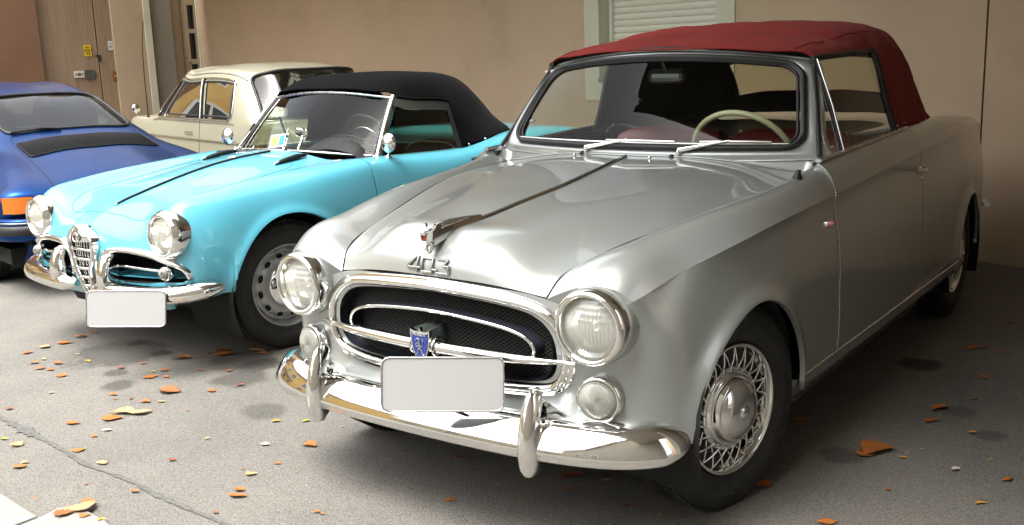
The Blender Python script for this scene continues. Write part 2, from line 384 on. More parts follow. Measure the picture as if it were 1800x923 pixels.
# plaster walls
def plaster(name, c, d=.9, sc_=1.2):
    m = mat(name, c, .9, spec=.2)
    a = noise(m, sc_, 7, .62); b = noise(m, 260, 3); e = noise(m, 14, 5)
    r = ramp(m, a.outputs[0], [(.25, tuple(x*.80 for x in c)), (.45, tuple(x*.96 for x in c)), (.6, c), (.75, tuple(x*1.07 for x in c))])
    r2 = ramp(m, e.outputs[0], [(.24, (.78,.76,.74)), (.34, (1,1,1))]); L(m, mixc(m, .55, r.outputs[0], r2.outputs[0], 'MULTIPLY'), P_(m).inputs['Base Color'])
    bump(m, b.outputs[0], .35, .003); return m
wallm = plaster('ochre_plaster', (.53, .40, .275))
wall_far = plaster('far_plaster', (.46, .35, .235)); creamw = plaster('cream_trim', (.62, .60, .47)); greyw = plaster('grey_reveal', (.26, .235, .19)); brownw = plaster('dark_brown_plaster', (.17, .095, .055))
def wbox(b, x0, x1, y0, y1, z0, z1, bevel=0.): b.box(wf((x0+x1)/2, (y0+y1)/2, (z0+z1)/2), (x1-x0, y1-y0, z1-z0), RW, bevel); return b
WX0, WX1, WZ0, WZ1 = -3.96, -2.525, 1.10, 2.35                   # window opening
back = thing('back_wall', 'ochre plastered house wall running behind all the cars with a shuttered window', 'wall', wf(-6, .2, 0), 0)
def wpart(b, name, m, root, label=None):
    o = b.build(name, m, None, label); o.parent = root; o.matrix_parent_inverse = Matrix.Translation(-root.location); return o
b = MB(); H = 7.2
wbox(b, -14.95, WX0-.205, 0, .4, -.05, H); wbox(b, WX1+.195, -.285, 0, .4, -.05, H); wbox(b, WX0-.205, WX1+.195, 0, .4, -.05, WZ0-.165); wbox(b, WX0-.205, WX1+.195, 0, .4, WZ1+.2, H)
wbox(b, -.272, 9.0, .0, .4, -.05, H)                             # beyond the vertical joint
wpart(b, 'plaster', wallm, back)
b = MB(); wbox(b, -.29, -.268, .012, .3, -.05, H); wpart(b, 'joint', mat('joint_dark', (.03,.018,.01), .95), back)  # dark strip filling the vertical joint
b = MB(); wbox(b, -14.9, 9.0, .35, .42, -.05, H); wpart(b, 'core', dark, back)
# window: broad cream surround, deep reveal, closed roller shutter
win = thing('shuttered_window', 'window with broad cream surround and closed pale roller shutter above the burgundy soft top', 'window', wf(-3.24, 0, .94), 0)
b = MB(); fr = .205
wbox(b, WX0-fr, WX0, -.012, .30, WZ0-.165, WZ1+.2); wbox(b, WX1, WX1+.195, -.012, .30, WZ0-.165, WZ1+.2); wbox(b, WX0+.001, WX1-.001, -.011, .30, WZ0-.165, WZ0); wbox(b, WX0+.001, WX1-.001, -.011, .30, WZ1, WZ1+.2)
wpart(b, 'surround', creamw, win)
b = MB(); wbox(b, WX0+.001, WX1-.001, -.035, .28, WZ0+.001, WZ0+.035, .006); wpart(b, 'sill', greyw, win)
shut = mat('shutter_enamel', (.72, .71, .58), .45); rough_noise(shut, .45, .08, 8)
b = MB(); wbox(b, WX0+.001, WX0+.045, .105, .16, WZ0+.036, WZ1-.001, .004); wbox(b, WX1-.045, WX1-.001, .105, .16, WZ0+.036, WZ1-.001, .004); wpart(b, 'guide_rail', shut, win)
sec = [(.0, .0), (.004, .004), (.011, .016), (.013, .027), (.011, .038), (.004, .050), (.0, .0535)]
b0 = MB(); xs = [WX0+.046, WX1-.046]
G = np.array([[wf(x, .14-d, z) for d, z in sec] for x in xs]); b0.grid(G)
z = WZ0+.04; first = None
while z < WZ1-.06:
    if first is None: first = b0.build('slat', shut, win); first.matrix_parent_inverse = Matrix.Translation(-win.location); o = first
    else: o = copy_obj(first, win)
    o.location = (0, 0, z); z += .0555
b = MB(); wbox(b, WX0, WX1, .17, .2, WZ0, WZ1); wpart(b, 'back_board', dark, win)
# far wing with a door and a ribbed gate, square to the back wall
XW = -15.0
wing = thing('far_wing_wall', 'far house wall on the left, plastered pale brown between the door and the gate', 'wall', wf(XW, -1.2, 0), 0)
b = MB(); wbox(b, XW-.3, XW, -1.44, -.91, -.05, H); wbox(b, XW-.3, XW, -1.44, .05, 3.1, H); wbox(b, XW-.3, XW, -2.60, -1.44, 3.2, H); wpart(b, 'plaster', wall_far, wing)
left = thing('left_side_wall', 'dark brown wall at the left edge behind the blue coupe roof', 'wall', wf(XW, -4.5, 0), 0)
b = MB(); wbox(b, XW-.5, XW+.04, -6.2, -2.602, -.05, H); wpart(b, 'plaster', brownw, left)
door = thing('house_door', 'pale house door with small dark panes in a deep cream-framed recess', 'door', wf(XW, -.4, 0), 0)
b = MB(); wbox(b, XW-.28, XW+.02, -.915, -.80, 0, 3.1, .004); wbox(b, XW-.02, XW+.03, -.01, .125, 0, 3.1, .004); wpart(b, 'surround', creamw, door)
b = MB(); wbox(b, XW-.25, XW-.05, -.80, -.425, 0, 3.1); wpart(b, 'reveal', greyw, door)
dm = mat('door_paint', (.40, .31, .21), .5); db = mat('door_frame_paint', (.22, .155, .09), .55)
b = MB(); wbox(b, XW-.22, XW-.06, -.424, -.27, 0, 3.1, .004); wbox(b, XW-.22, XW-.09, -.269, -.25, 0, 3.1); wpart(b, 'frame', db, door)
b = MB(); wbox(b, XW-.21, XW-.10, -.249, -.13, 0, 3.1, .003); wbox(b, XW-.21, XW-.10, -.01, .12, 0, 3.1, .003)
PZ = [(.62, .80), (.95, 1.36), (1.45, 1.90), (1.97, 2.38), (2.47, 2.9)]
zz = [0]+[k for p in PZ for k in p]+[3.1]
for a, c in zip(zz[0::2], zz[1::2]): wbox(b, XW-.205, XW-.105, -.129, -.011, a, c)
wpart(b, 'leaf', dm, door)
for a, c in PZ: wpart(wbox(MB(), XW-.19, XW-.17, -.128, -.012, a+.001, c-.001), 'pane', mat('dark_pane', (.012,.012,.012), .1), door)
b = MB(); wbox(b, XW-.10, XW-.09, -.225, -.20, 1.31, 1.50, .003); wbox(b, XW-.10, XW-.05, -.22, -.13, 1.39, 1.41, .004); wpart(b, 'handle', brushed, door)
gate = thing('ribbed_gate', 'tall ribbed brown garage gate of two leaves at the far left', 'gate', wf(XW, -2, 0), 0)
gm = mat('gate_paint', (.285, .20, .125), .6); ng = noise(gm, 3, 5, stretch=(6,6,.5)); rg = ramp(gm, ng.outputs[0], [(.3, (.24,.165,.10)), (.7, (.31,.22,.14))]); L(gm, rg.outputs[0], P_(gm).inputs['Base Color'])
for y0, y1 in ((-2.575, -1.705), (-1.69, -1.442)):
    b = MB(); n = max(2, int((y1-y0)/.038)); w_ = (y1-y0)/n
    wbox(b, XW-.16, XW-.10, y0, y1, .02, 3.2)
    for i in range(n): wbox(b, XW-.1, XW-.094, y0+i*w_+.004, y0+(i+1)*w_-.004, .03, 3.19)
    wpart(b, 'gate_leaf', gm, gate)
b = MB(); wbox(b, XW-.2, XW-.17, -2.58, -1.44, 0, 3.2); wpart(b, 'gap_board', dark, gate)
b = MB(); wbox(b, XW-.094, XW-.06, -1.745, -1.665, 1.545, 1.565, .004); wbox(b, XW-.094, XW-.07, -1.69, -1.67, 1.46, 1.53, .004); wpart(b, 'latch', black, gate)
def sign(name, label, cat, y0, y1, z0, z1, m, th=.012):
    t = thing(name, label, cat, wf(XW-.09, (y0+y1)/2, (z0+z1)/2), 0)
    wpart(wbox(MB(), XW-.0935, XW-.0935+th, y0, y1, z0, z1, .002), 'plate', m, t); return t
ys = sign('yellow_notice', 'small yellow notice with three dark lines on the gate', 'sign', -1.92, -1.80, 1.55, 1.735, yellow_m)
ink = mat('dark_ink', (.09, .035, .01), .7)
def letters(t, rows, m, x, yc, name='lettering'):
    b = MB()
    for s, z, h in rows:
        V, F = text_mesh(s, h, .0015)
        b.add([wf(x, yc+v[0], z+v[1])+WT*v[2] for v in V], F, False)   # read along +y of the wing
    return wpart(b, name, m, t)
letters(ys, [('EIN', 1.695, .045), ('FAHRT', 1.645, .045), ('FREI', 1.595, .045)], ink, XW-.079, -1.86)
wb = sign('intercom_box', 'pale flat letter box with a small grey slot on the gate', 'box', -2.12, -1.96, 1.205, 1.315, mat('pale_box', (.55,.52,.43), .5), .03)
b = MB(); wbox(b, XW-.0635, XW-.06, -2.065, -2.015, 1.235, 1.285); wpart(b, 'slot', mat('slot_brown', (.11,.08,.05), .6), wb)
for y_ in (-2.105, -2.012): wpart(wbox(MB(), XW-.0635, XW-.061, y_, y_+.037, 1.243, 1.277), 'cover', greyw, wb)
gb = sign('grey_meter_box', 'dark grey meter box beside the pale letter box on the gate', 'box', -1.935, -1.785, 1.175, 1.325, mat('grey_box', (.055,.06,.05), .5), .03)
b = MB(); wbox(b, XW-.0635, XW-.06, -1.835, -1.815, 1.25, 1.265); wpart(b, 'lock', brushed, gb)
ws_ = sign('white_notice', 'small white notice with a dark pictogram at the right edge of the gate', 'sign', -1.525, -1.445, 1.64, 1.79, mat('pale_plate', (.55,.52,.48), .5))
for q_ in ((-1.505, -1.48, 1.685, 1.705), (-1.473, -1.462, 1.695, 1.708), (-1.505, -1.46, 1.748, 1.753)): wpart(wbox(MB(), XW-.0815, XW-.08, *q_), 'pictogram', black, ws_)
ob_ = sign('orange_notice', 'small rusty orange box low at the right edge of the gate', 'box', -1.505, -1.445, 1.14, 1.29, mat('rust_orange', (.20,.065,.012), .6), .03)
b = MB(); wbox(b, XW-.064, XW-.055, -1.475, -1.447, 1.195, 1.22); wpart(b, 'label_plate', mat('pale_plate2', (.5,.33,.25), .5), ob_)
# canopy over the parked cars and an unseen right-hand wall added for shade
can = thing('canopy', 'projecting slab over the parked cars along the back wall', 'canopy', wf(1, -2, 3.0), 0)
soff = plaster('soffit_plaster', (.6, .55, .47))
wpart(wbox(MB(), -14.6, -.802, -2.6, -.002, 3.2, 3.4), 'slab', soff, can); wpart(wbox(MB(), -.8, 4.2, -5.3, -.002, 3.45, 3.7), 'slab', soff, can)
rw = thing('right_shade_wall', 'tall plastered wall closing the yard on the right', 'wall', wf(2.2, -3, 0), 0)
wpart(wbox(MB(), 2.05, 2.35, -3.5, -.003, -.05, 3.448), 'plaster', plaster('right_plaster', (.34, .31, .26)), rw)
# sunlit yellow house on the left of the yard and the houses across it (seen only in glass and chrome)
yel = plaster('yellow_render', (.66, .45, .17)); wm = mat('window_white', (.7,.7,.68), .4); wg = mat('window_dark', (.05,.06,.07), .08)
def house(name, label, O, X, W_, H_, wins, m, balc=()):
    O = np.array(O, float); X = np.array(X, float)/np.linalg.norm(X); Nn = np.array([-X[1], X[0], 0])*(-1 if name == 'shading_house' else 1); R = np.stack([X, Nn, [0,0,1]], 1)
    t = thing(name, label, 'house', O, 0)
    def bx(b, x0, x1, y0, y1, z0, z1): b.box(O+X*(x0+x1)/2+Nn*(y0+y1)/2+np.array([0,0,(z0+z1)/2]), (x1-x0, y1-y0, z1-z0), R); return b
    wpart(bx(MB(), 0, W_, -6, 0, -.05, H_), 'wall', m, t)
    wpart(bx(MB(), -.3, W_+.3, -6.3, .3, H_, H_+.3), 'roof', mat('roof_tile', (.16,.07,.045), .8), t)
    for x, z, ww, hh in wins:
        f = wpart(bx(bx(bx(bx(bx(MB(), x-.12, x, .0, .05, z-.12, z+hh+.12), x+ww, x+ww+.12, .0, .05, z-.12, z+hh+.12), x, x+ww, .0, .06, z-.12, z), x, x+ww, .0, .05, z+hh, z+hh+.12), x+ww/2-.04, x+ww/2+.04, 0, .045, z, z+hh), 'window', wm, t)
        p = bx(MB(), x, x+ww, .002, .02, z, z+hh).build('pane', wg, None); p.parent = f
    for x0, x1, z in balc:
        bb = bx(MB(), x0, x1, .0, 1.1, z, z+.18)
        for k in range(int((x1-x0)/.12)): bx(bb, x0+k*.12, x0+k*.12+.02, 1.05, 1.08, z+.18, z+1.1)
        bx(bb, x0, x1, 1.03, 1.1, z+1.1, z+1.15); wpart(bb, 'balcony', mat('balcony_grey', (.30,.30,.29), .6), t)
    return t
house('yellow_house', 'yellow rendered house with white windows mirrored in the beige car', (-15.5, 3.6, 0), (.06, -1, 0), 20, 6.4, [(1.2,1.0,.9,1.3), (3.6,1.0,.9,1.3), (6.2,1.0,1.0,1.3), (9.4,1.0,1.0,1.3), (1.0,3.9,.9,1.3), (3.7,3.9,.9,1.3), (6.3,3.9,1.0,1.3), (9.5,3.9,1.0,1.3), (13,1,1,1.3), (13,3.9,1,1.3)], yel, [(2.6, 7.6, 2.9)])
house('shading_house', 'dark plastered house closing the yard on the right', tuple(wf(4.25, -3.5)), tuple(-WN), 16, 5.6, [(6,1,1,1.3), (9.5,1,1,1.3)], plaster('shading_house_plaster', (.40, .37, .31)))  # unseen house added to block the sky at front right
house('cream_house', 'cream house across the yard behind the photographer', (-24, -24, 0), (1, 0, 0), 14, 5.2, [(1.5,1,1,1.3), (4.5,1,1,1.3), (8,1,1,1.3), (1.5,3.4,1,1.2), (4.5,3.4,1,1.2), (8,3.4,1,1.2)], plaster('cream_render', (.52, .46, .36)))
house('pale_house', 'pale house across the yard behind the photographer on the right', (-7, -26, 0), (1, 0, 0), 16, 4.4, [(1.5,1,1,1.3), (5,1,1,1.3), (9,1,1,1.3), (13,1,1,1.3)], plaster('pale_render', (.48,.44,.36)))
# ------------------------------------------------------------------ shared car pieces
def add_wheel(root, loc, rz, side, kind, protos={}):
    """wheel at hub loc; outer face along local +x (side=+1) or -x; first call of a kind builds it, later calls copy it"""
    key = (kind, root.name)
    if key in protos:
        src = protos[key]; w_ = copy_obj(src, root, loc); w_.rotation_euler = (0, 0, rz+(0 if side > 0 else math.pi))
        for ch in list(src.children): copy_obj(ch, w_)
        return w_
    w_ = bpy.data.objects.new('wheel', None); C.objects.link(w_); w_.parent = root; w_.location = loc; w_.rotation_euler = (0, 0, rz+(0 if side > 0 else math.pi)); protos[key] = w_
    kind(w_); return w_
def tyre(w_, R, r, hw, text=None, tread=True):
    b = MB(); X = (1, 0, 0)
    prof = [(r-.012, .5*hw), (r+.004, .72*hw), (r+.012, .86*hw), (r+.02, .92*hw), (r+.35*(R-r), 1.02*hw), (r+.36*(R-r), 1.035*hw), (r+.62*(R-r), 1.04*hw), (r+.63*(R-r), 1.028*hw), (r+.8*(R-r), .97*hw), (r+.9*(R-r), .88*hw), (R-.006, .74*hw), (R-.001, .62*hw)]
    groove = []
    for k in (.42, .14): groove += [(R, k*hw+.045*hw+.02), (R-.007, k*hw+.02), (R-.007, k*hw-.02*hw), (R+.0005, k*hw-.05*hw)]
    prof += groove+[(R, 0)]
    prof = prof+[(a, -c) for a, c in reversed(prof[:-1])]
    b.lathe(prof, (0,0,0), X, 96, ref=(0,0,1))
    o = b.build('tyre', tyre_m, w_)
    if tread:
        b = MB(); n = 74
        for k in range(n):
            a = 2*math.pi*k/n
            for s in (1, -1):
                for xx, ww, tl in ((.60*hw, .34*hw, .25), (.29*hw, .2*hw, -.3), (.02*hw if s > 0 else .9, .16*hw, .3)):
                    if xx > .5: continue
                    c = np.array([s*xx, 0, R+.0005]); Rz = rotm('Z', s*tl); Rx = rotm('X', a+ (0 if s > 0 else .04))
                    bb = MB().box((0,0,0), (ww, 2*math.pi*R/n*.62, .006)); V = (np.array(bb.V) @ Rz.T+c) @ Rx.T
                    b.add(V, bb.F, False)
        t = b.build('tread', tyre_m, w_); t['kind'] = 'stuff'
    if text:
        V, F = text_mesh(text, .030, .0012); rr = r+.5*(R-r); Q = []
        for v in V:
            a = -math.pi/2-.0+v[0]/rr+ (-.22); rad_ = rr-v[1]; Q.append((1.04*hw+v[2], -rad_*math.cos(a)*-1, rad_*math.sin(a)))
        mesh_obj('tyre_lettering', Q, F, mat('lettering_rubber', (.045,.045,.043), .6), w_, False)
def bolt_ring(b, n, r, x, s, X=1):
    for k in range(n):
        a = 2*math.pi*k/n; b.lathe([(0, .012), (s*.6, .012), (s, .008), (s, 0)], (x, r*math.cos(a), r*math.sin(a)), (1,0,0), 6)
def wire_wheel(w_):
    tyre(w_, .3185, .198, .074, 'RADIAL')
    b = MB(); X = (1, 0, 0)
    b = MB(); b.lathe([(.196, .036), (.201, .058), (.2045, .063), (.2035, .069), (.197, .070), (.192, .062), (.189, .049), (.183, .041), (.180, .03), (.178, -.05)], (0,0,0), X, 72); b.build('rim', chrome, w_)
    b = MB(); b.lathe([(.184, -.02), (.15, -.03), (.05, -.03)], (0,0,0), X, 40); b.lathe([(.125, .0), (.125, .03), (.115, .045), (.1, .05)], (0,0,0), X, 40); b.build('wheel_disc', mat('grey_wheel_disc', (.09,.092,.09), .5, .4), w_)
    n = 22
    for sgn in (1, -1):
        a2 = sgn*.24; p0 = np.array([.050, .186, 0]); p1 = np.array([.060 if sgn > 0 else .042, .122*math.cos(a2), .122*math.sin(a2)])
        o = MB().tube([p0, (p0+p1)/2+np.array([.004,0,0]), p1], .0030, 6).build('spoke', chrome, w_)
        for k in range(1, n): c = copy_obj(o, w_); c.rotation_euler = (2*math.pi*k/n, 0, 0)
    b = MB(); b.lathe([(0.128, 0.045), (0.13, 0.0536), (0.127, 0.0575), (0.121, 0.059), (0.1185, 0.0575), (0.116, 0.0598), (0.112, 0.0668), (0.108, 0.0684), (0.1055, 0.0672), (0.103, 0.0707), (0.097, 0.0848), (0.092, 0.0887), (0.089, 0.0875), (0.086, 0.0902), (0.07, 0.1004), (0.045, 0.1066), (0.024, 0.109), (0.02, 0.1086), (0.018, 0.1121), (0.013, 0.1144), (0.0001, 0.1152)], (0,0,0), X, 64); b.build('hubcap', chrome, w_)
def disc_wheel(w_):
    tyre(w_, .318, .197, .082)
    b = MB(); X = (1, 0, 0)
    b.lathe([(.19, .03), (.200, .055), (.206, .062), (.2055, .068), (.200, .069), (.194, .062), (.189, .05), (.184, .044), (.180, .028), (.172, .022), (.160, .034), (.140, .046), (.118, .05), (.106, .046), (.10, .05)], (0,0,0), X, 72); b.build('rim', wheel_silver, w_)
    b = MB()
    for k in range(12):
        b2 = MB()
        a = 2*math.pi*(k+.35)/12; c = np.array([.041, .150*math.cos(a), .150*math.sin(a)]); er = np.array([0, math.cos(a), math.sin(a)]); et = np.array([0, -math.sin(a), math.cos(a)]); n_ = np.array([.93, .37*math.cos(a), .37*math.sin(a)])
        er2 = np.cross(et, n_); th = np.linspace(0, 2*np.pi, 20, endpoint=False)
        ring = [c+er2*math.cos(t)*.0155+et*math.sin(t)*.023 for t in th]
        V = [c+n_*.0015]+[c+er2*math.cos(t)*.0145+et*math.sin(t)*.022+n_*.0015 for t in th]; b2.add(V, [(0, 1+i, 1+(i+1) % 20) for i in range(20)], False)
        b2.build('vent_dark_disc', dark, w_); MB().tube(ring, .004, 8, closed=True).build('vent_rim', wheel_silver, w_)  # black disc laid on the wheel in place of the opening's shade
    b = MB(); b.lathe([(.108, .045), (.110, .055), (.102, .062), (.09, .066), (.06, .078), (.03, .084), (.0001, .086)], (0,0,0), X, 48); b.build('hubcap', chrome, w_)
def headlamp(root, c, axis, R, ring_prof, lens_r, bulge=.024, name='headlight'):
    """chrome ring, reflector bowl, bulb and fluted glass, facing axis"""
    ax = np.asarray(axis, float); ax /= np.linalg.norm(ax); c = np.asarray(c, float)
    h = MB().lathe(ring_prof, c, ax, 56).build(name, chrome, root)
    b = MB(); b.lathe([(lens_r*1.0, -.006), (lens_r*.93, -.030), (lens_r*.75, -.052), (lens_r*.5, -.068), (lens_r*.2, -.078), (.0001, -.08)], c, ax, 40); b.build('reflector', mat('reflector', (.88,.88,.84), .12, 1.0), h)
    b = MB(); b.lathe([(.0001, -.02), (.014, -.022), (.017, -.03), (.012, -.05), (.012, -.075)], c, ax, 20); b.build('bulb', brushed, h)
    up = np.array([0, 0, 1.]); e1 = np.cross(up, ax); e1 /= np.linalg.norm(e1); e2 = np.cross(ax, e1)
    nr, na = 26, 96; G = []
    for i in range(nr):
        r = lens_r*(i/(nr-1))+1e-5; row = []
        for t in np.linspace(0, 2*np.pi, na, endpoint=False):
            X, Y = r*math.cos(t), r*math.sin(t); zz = bulge*(1-(r/lens_r)**2)
            if r < lens_r*.93: zz += .0009*math.sin(X*2*math.pi/.0105)*(1 if Y < .15*lens_r else .55)+(.0007*math.sin(Y*2*math.pi/.017) if Y > .15*lens_r else 0)
            row.append(c+e1*X+e2*Y+ax*(zz-.004))
        G.append(row)
    MB().grid(np.array(G), cv=True).build('lens', lens_glass, h)
    return h
def ribbed_lamp(root, c, axis, R, name='turn_signal', lensm=None):
    ax = np.asarray(axis, float); ax /= np.linalg.norm(ax); c = np.asarray(c, float)
    h = MB().lathe([(R*1.16, -.012), (R*1.16, .006), (R*1.10, .014), (R*1.0, .017), (R*.93, .012)], c, ax, 44).build(name, chrome, root)
    up = np.array([0, 0, 1.]); e1 = np.cross(up, ax); e1 /= np.linalg.norm(e1); e2 = np.cross(ax, e1); G = []; na = 156
    for i in range(12):
        q = i/11; row = []
        for k in range(na):
            t = 2*np.pi*k/na; r = R*.95*q+1e-5; row.append(c+e1*r*math.cos(t)+e2*r*math.sin(t)+ax*(.012+.024*math.sqrt(max(0, 1-q*q*.96))+.0020*(k % 3 == 0)*min(1, q*2.5)))
        G.append(row)
    MB().grid(np.array(G), cv=True).build('lens', lensm or rib_lens, h); return h
def rrect(n, hx, hy, r, cx=0., cy=0.):
    """closed rounded rectangle, n points, evenly spaced, from the right side counter-clockwise"""
    pts = []
    for qx, qy, a0 in ((1, 1, 0), (-1, 1, 90), (-1, -1, 180), (1, -1, 270)):
        for k in range(25): a = rad(a0+k*90/24); pts.append((cx+qx*(hx-r)+r*math.cos(a), cy+qy*(hy-r)+r*math.sin(a)))
    P = np.array(pts+[pts[0]]); d = np.concatenate([[0], np.cumsum(np.linalg.norm(np.diff(P, axis=0), axis=1))]); q = np.linspace(0, d[-1], n, endpoint=False)
    return np.stack([np.interp(q, d, P[:,0]), np.interp(q, d, P[:,1])], 1)
def plate_board(root, c, w_, h_, X, Z, label=None):
    """blank number plate with rounded corners and raised rim"""
    X, Z = np.asarray(X, float), np.asarray(Z, float); Yn = np.cross(X, Z); pts = rrect(64, w_/2, h_/2, min(w_, h_)*.13)
    b = MB().poly(pts, .006, np.asarray(c, float), X, Z); o = b.build('number_plate', white_paint, root)
    if label: o['label'] = label
    rim = [np.asarray(c)+X*a*.985+Z*d*.985 for a, d in pts]; MB().tube(rim, .0028, 6, closed=True).build('plate_rim', brushed, o); return o

def snap_rim(bm, Q, ok):
    """pulls the stepped rim left by a cut onto the smooth outline Q (x, z)"""
    Q = np.asarray(Q)
    for e_ in [e for e in bm.edges if e.is_boundary]:
        for v in e_.verts:
            if not ok(v): continue
            sx_ = -1 if v.co.x < 0 and Q[:,0].min() > -.01 else 1
            d = np.hypot(Q[:,0]-v.co.x*sx_, Q[:,1]-v.co.z); k = int(d.argmin())
            if d[k] < .035: v.co.x, v.co.z = Q[k,0]*sx_, Q[k,1]

# ------------------------------------------------------------------ silver convertible
pg = thing('convertible_car', 'silver open-topped tourer with burgundy soft top, oval chrome grille and wire wheels in front', 'car', (0, 0, 0), 0)
# lower body: horizontal outlines from the nose round the corner and down the flank to the tail (x, y, z); five levels from sill to shoulder
WRAP = [
 [(0,-.600,.36), (0,-.556,.435), (0,-.562,.55), (0,-.565,.66), (0,-.553,.757)],
 [(.22,-.592,.36), (.22,-.546,.435), (.22,-.550,.55), (.22,-.553,.66), (.22,-.546,.752)],
 [(.393,-.573,.36), (.393,-.526,.435), (.393,-.526,.55), (.393,-.529,.65), (.393,-.526,.733)],
 [(.54,-.556,.358), (.54,-.514,.432), (.54,-.512,.54), (.54,-.516,.63), (.54,-.514,.708)],
 [(.642,-.524,.352), (.642,-.488,.428), (.641,-.487,.54), (.640,-.494,.64), (.653,-.512,.752)],
 [(.710,-.458,.345), (.709,-.430,.425), (.708,-.428,.54), (.704,-.436,.655), (.682,-.420,.779)],
 [(.752,-.345,.330), (.751,-.332,.42), (.750,-.330,.54), (.741,-.330,.67), (.711,-.316,.808)],
 [(.776,-.2,.31), (.778,-.2,.42), (.777,-.2,.55), (.765,-.2,.69), (.738,-.2,.828)],
 [(.790,0,.30), (.793,0,.42), (.791,0,.56), (.779,0,.71), (.763,0,.852)],
 [(.800,.3,.30), (.803,.3,.42), (.801,.3,.57), (.790,.3,.73), (.778,.3,.873)],
 [(.803,.66,.30), (.809,.66,.42), (.808,.66,.58), (.797,.66,.75), (.786,.66,.890)],
 [(.805,1.2,.30), (.811,1.2,.42), (.810,1.2,.58), (.800,1.2,.77), (.792,1.2,.917)],
 [(.800,1.72,.30), (.807,1.72,.42), (.806,1.72,.58), (.797,1.72,.79), (.790,1.72,.937)],
 [(.792,2.2,.30), (.798,2.2,.42), (.797,2.2,.58), (.787,2.2,.79), (.777,2.2,.946)],
 [(.775,2.66,.31), (.781,2.66,.42), (.779,2.66,.58), (.767,2.66,.79), (.749,2.66,.948)],
 [(.728,3.1,.33), (.735,3.1,.43), (.733,3.1,.58), (.722,3.1,.78), (.703,3.1,.938)],
 [(.645,3.45,.36), (.655,3.46,.45), (.652,3.46,.58), (.645,3.45,.76), (.628,3.42,.905)],
 [(.40,3.62,.38), (.40,3.64,.46), (.40,3.645,.58), (.40,3.63,.74), (.38,3.58,.86)],
 [(0,3.66,.38), (0,3.68,.46), (0,3.685,.58), (0,3.67,.74), (0,3.62,.85)]]
for i_, r in enumerate(WRAP):                                      # character line: skin tucks in just below the shoulder on the flank
    a, b_ = np.array(r[3]), np.array(r[4])
    k_ = np.clip((i_-6)/2, 0, 1); r.insert(4, tuple((b_+np.array([-.003, 0, -.016]))*k_+(b_*.86+a*.14+np.array([.002 if i_ > 4 else 0, -.001, 0]))*(1-k_)))
WR = Surf(WRAP)
def y_u(y):                                                        # station parameter at which the flank passes y
    us = np.linspace(WR.u(4), WR.u(16), 600); yy = WR.ev(us, [WR.tv[2]])[:,0,1]; return float(np.interp(y, yy, us))
AF, AR = (-.02, .335, .325), (2.68, .325, .305)                    # wheel arches: centre y, z, radius
def wrap_panel(name, u0, u1, nu, parent, extra=(), arches=True, label=None):
    us = np.unique(np.concatenate([np.linspace(u0, u1, nu), [e for e in extra if u0 < e < u1]])); nv = 30
    T = np.linspace(0, 1, nv); V = np.zeros((len(us), nv)); tv = np.linspace(WR.tv[0], WR.tv[-1], 60)
    for i, u in enumerate(us):
        c = WR.ev([u], tv)[0]; lo = WR.tv[0]
        if arches:
            for yc, zc, R in (AF, AR):
                d = c[:,1].mean()-yc
                if abs(d) < R and c[30,0] > .5:
                    zb = zc+math.sqrt(R*R-d*d); lo = max(lo, float(np.interp(zb, c[:,2], tv)))
        V[i] = lo+(WR.tv[-1]-lo)*T
    P = WR.ev2(us, V); n = normals(P); n *= np.sign(np.sum(n*(P-np.array([0, 1.5, .5])), axis=2).mean())
    for yc, zc, R in (AF, AR):                                     # rolled flare round each arch
        d = np.hypot(P[...,1]-yc, P[...,2]-zc)-R; m = (P[...,0] > .5) & (P[...,2] > .30)
        f = .020*np.exp(-(np.clip(d, 0, 1)/.034)**2)*m*np.clip((P[...,1]+.42)/.12, 0, 1); P = P+n*f[...,None]
    pr = panel(name, P, silver, parent, (0, 1.5, .5), .016, mirror=True)
    return pr
uf, ud = y_u(.652), y_u(1.715)
ext = [y_u(y) for y in np.concatenate([AF[0]+AF[2]*np.sin(np.linspace(-1.57, 1.57, 34)), AR[0]+AR[2]*np.sin(np.linspace(-1.57, 1.57, 30))])]
u2 = WR.u(2)
for o in wrap_panel('front_fender', WR.u(0)+.0, uf-.0035, 120, pg, ext): o.name = 'front_fender'
# cut the grille opening out of the nose: faces inside the oval are dropped
GX, GZ0, GZ1 = .425, .432, .702
def cut_grille():
    for o in [c for c in pg.children if c.name.startswith('front_fender')]:
        bm = bmesh.new(); bm.from_mesh(o.data)
        dl = [f for f in bm.faces if f.calc_center_median().y < -.4 and in_grille(*[f.calc_center_median()[k] for k in (0, 2)])]
        bmesh.ops.delete(bm, geom=dl, context='FACES'); snap_rim(bm, (GP-[0,.6])*.955+[0,.6], lambda v: v.co.y < -.4 and .42 < v.co.z < .742-.07*max(0, abs(v.co.x)-.22)); bm.to_mesh(o.data); bm.free()
def gr_pts(n):                                                     # outline of the grille surround, closed, (x, z): flat-topped oval with a straight foot
    h = [(0,.725), (.1,.722), (.2,.716), (.30,.705), (.362,.690), (.404,.664), (.431,.628), (.441,.583), (.437,.536), (.418,.504), (.375,.487), (.30,.480), (.2,.478), (0,.478)]
    q = h+[(-x, z) for x, z in h[-2:0:-1]]; return spl([(x, 0, z) for x, z in q], n, closed=True)[:, [0, 2]]
GP = gr_pts(160)
def in_grille(x, z, k=.97):
    c = np.array([0, .600]); q = (GP-c)*k+c; n = len(q); r = False
    for i in range(n):
        (x1, z1), (x2, z2) = q[i], q[(i+1) % n]
        if (z1 > z) != (z2 > z) and x < (x2-x1)*(z-z1)/(z2-z1)+x1: r = not r
    return r
cut_grille()
def nose_y(x, z):                                                  # depth of the nose skin
    xs = [0,.22,.393,.54,.66]; return float(interp1([min(abs(x), .66)], xs, [-.563,-.551,-.527,-.513,-.475])[0])
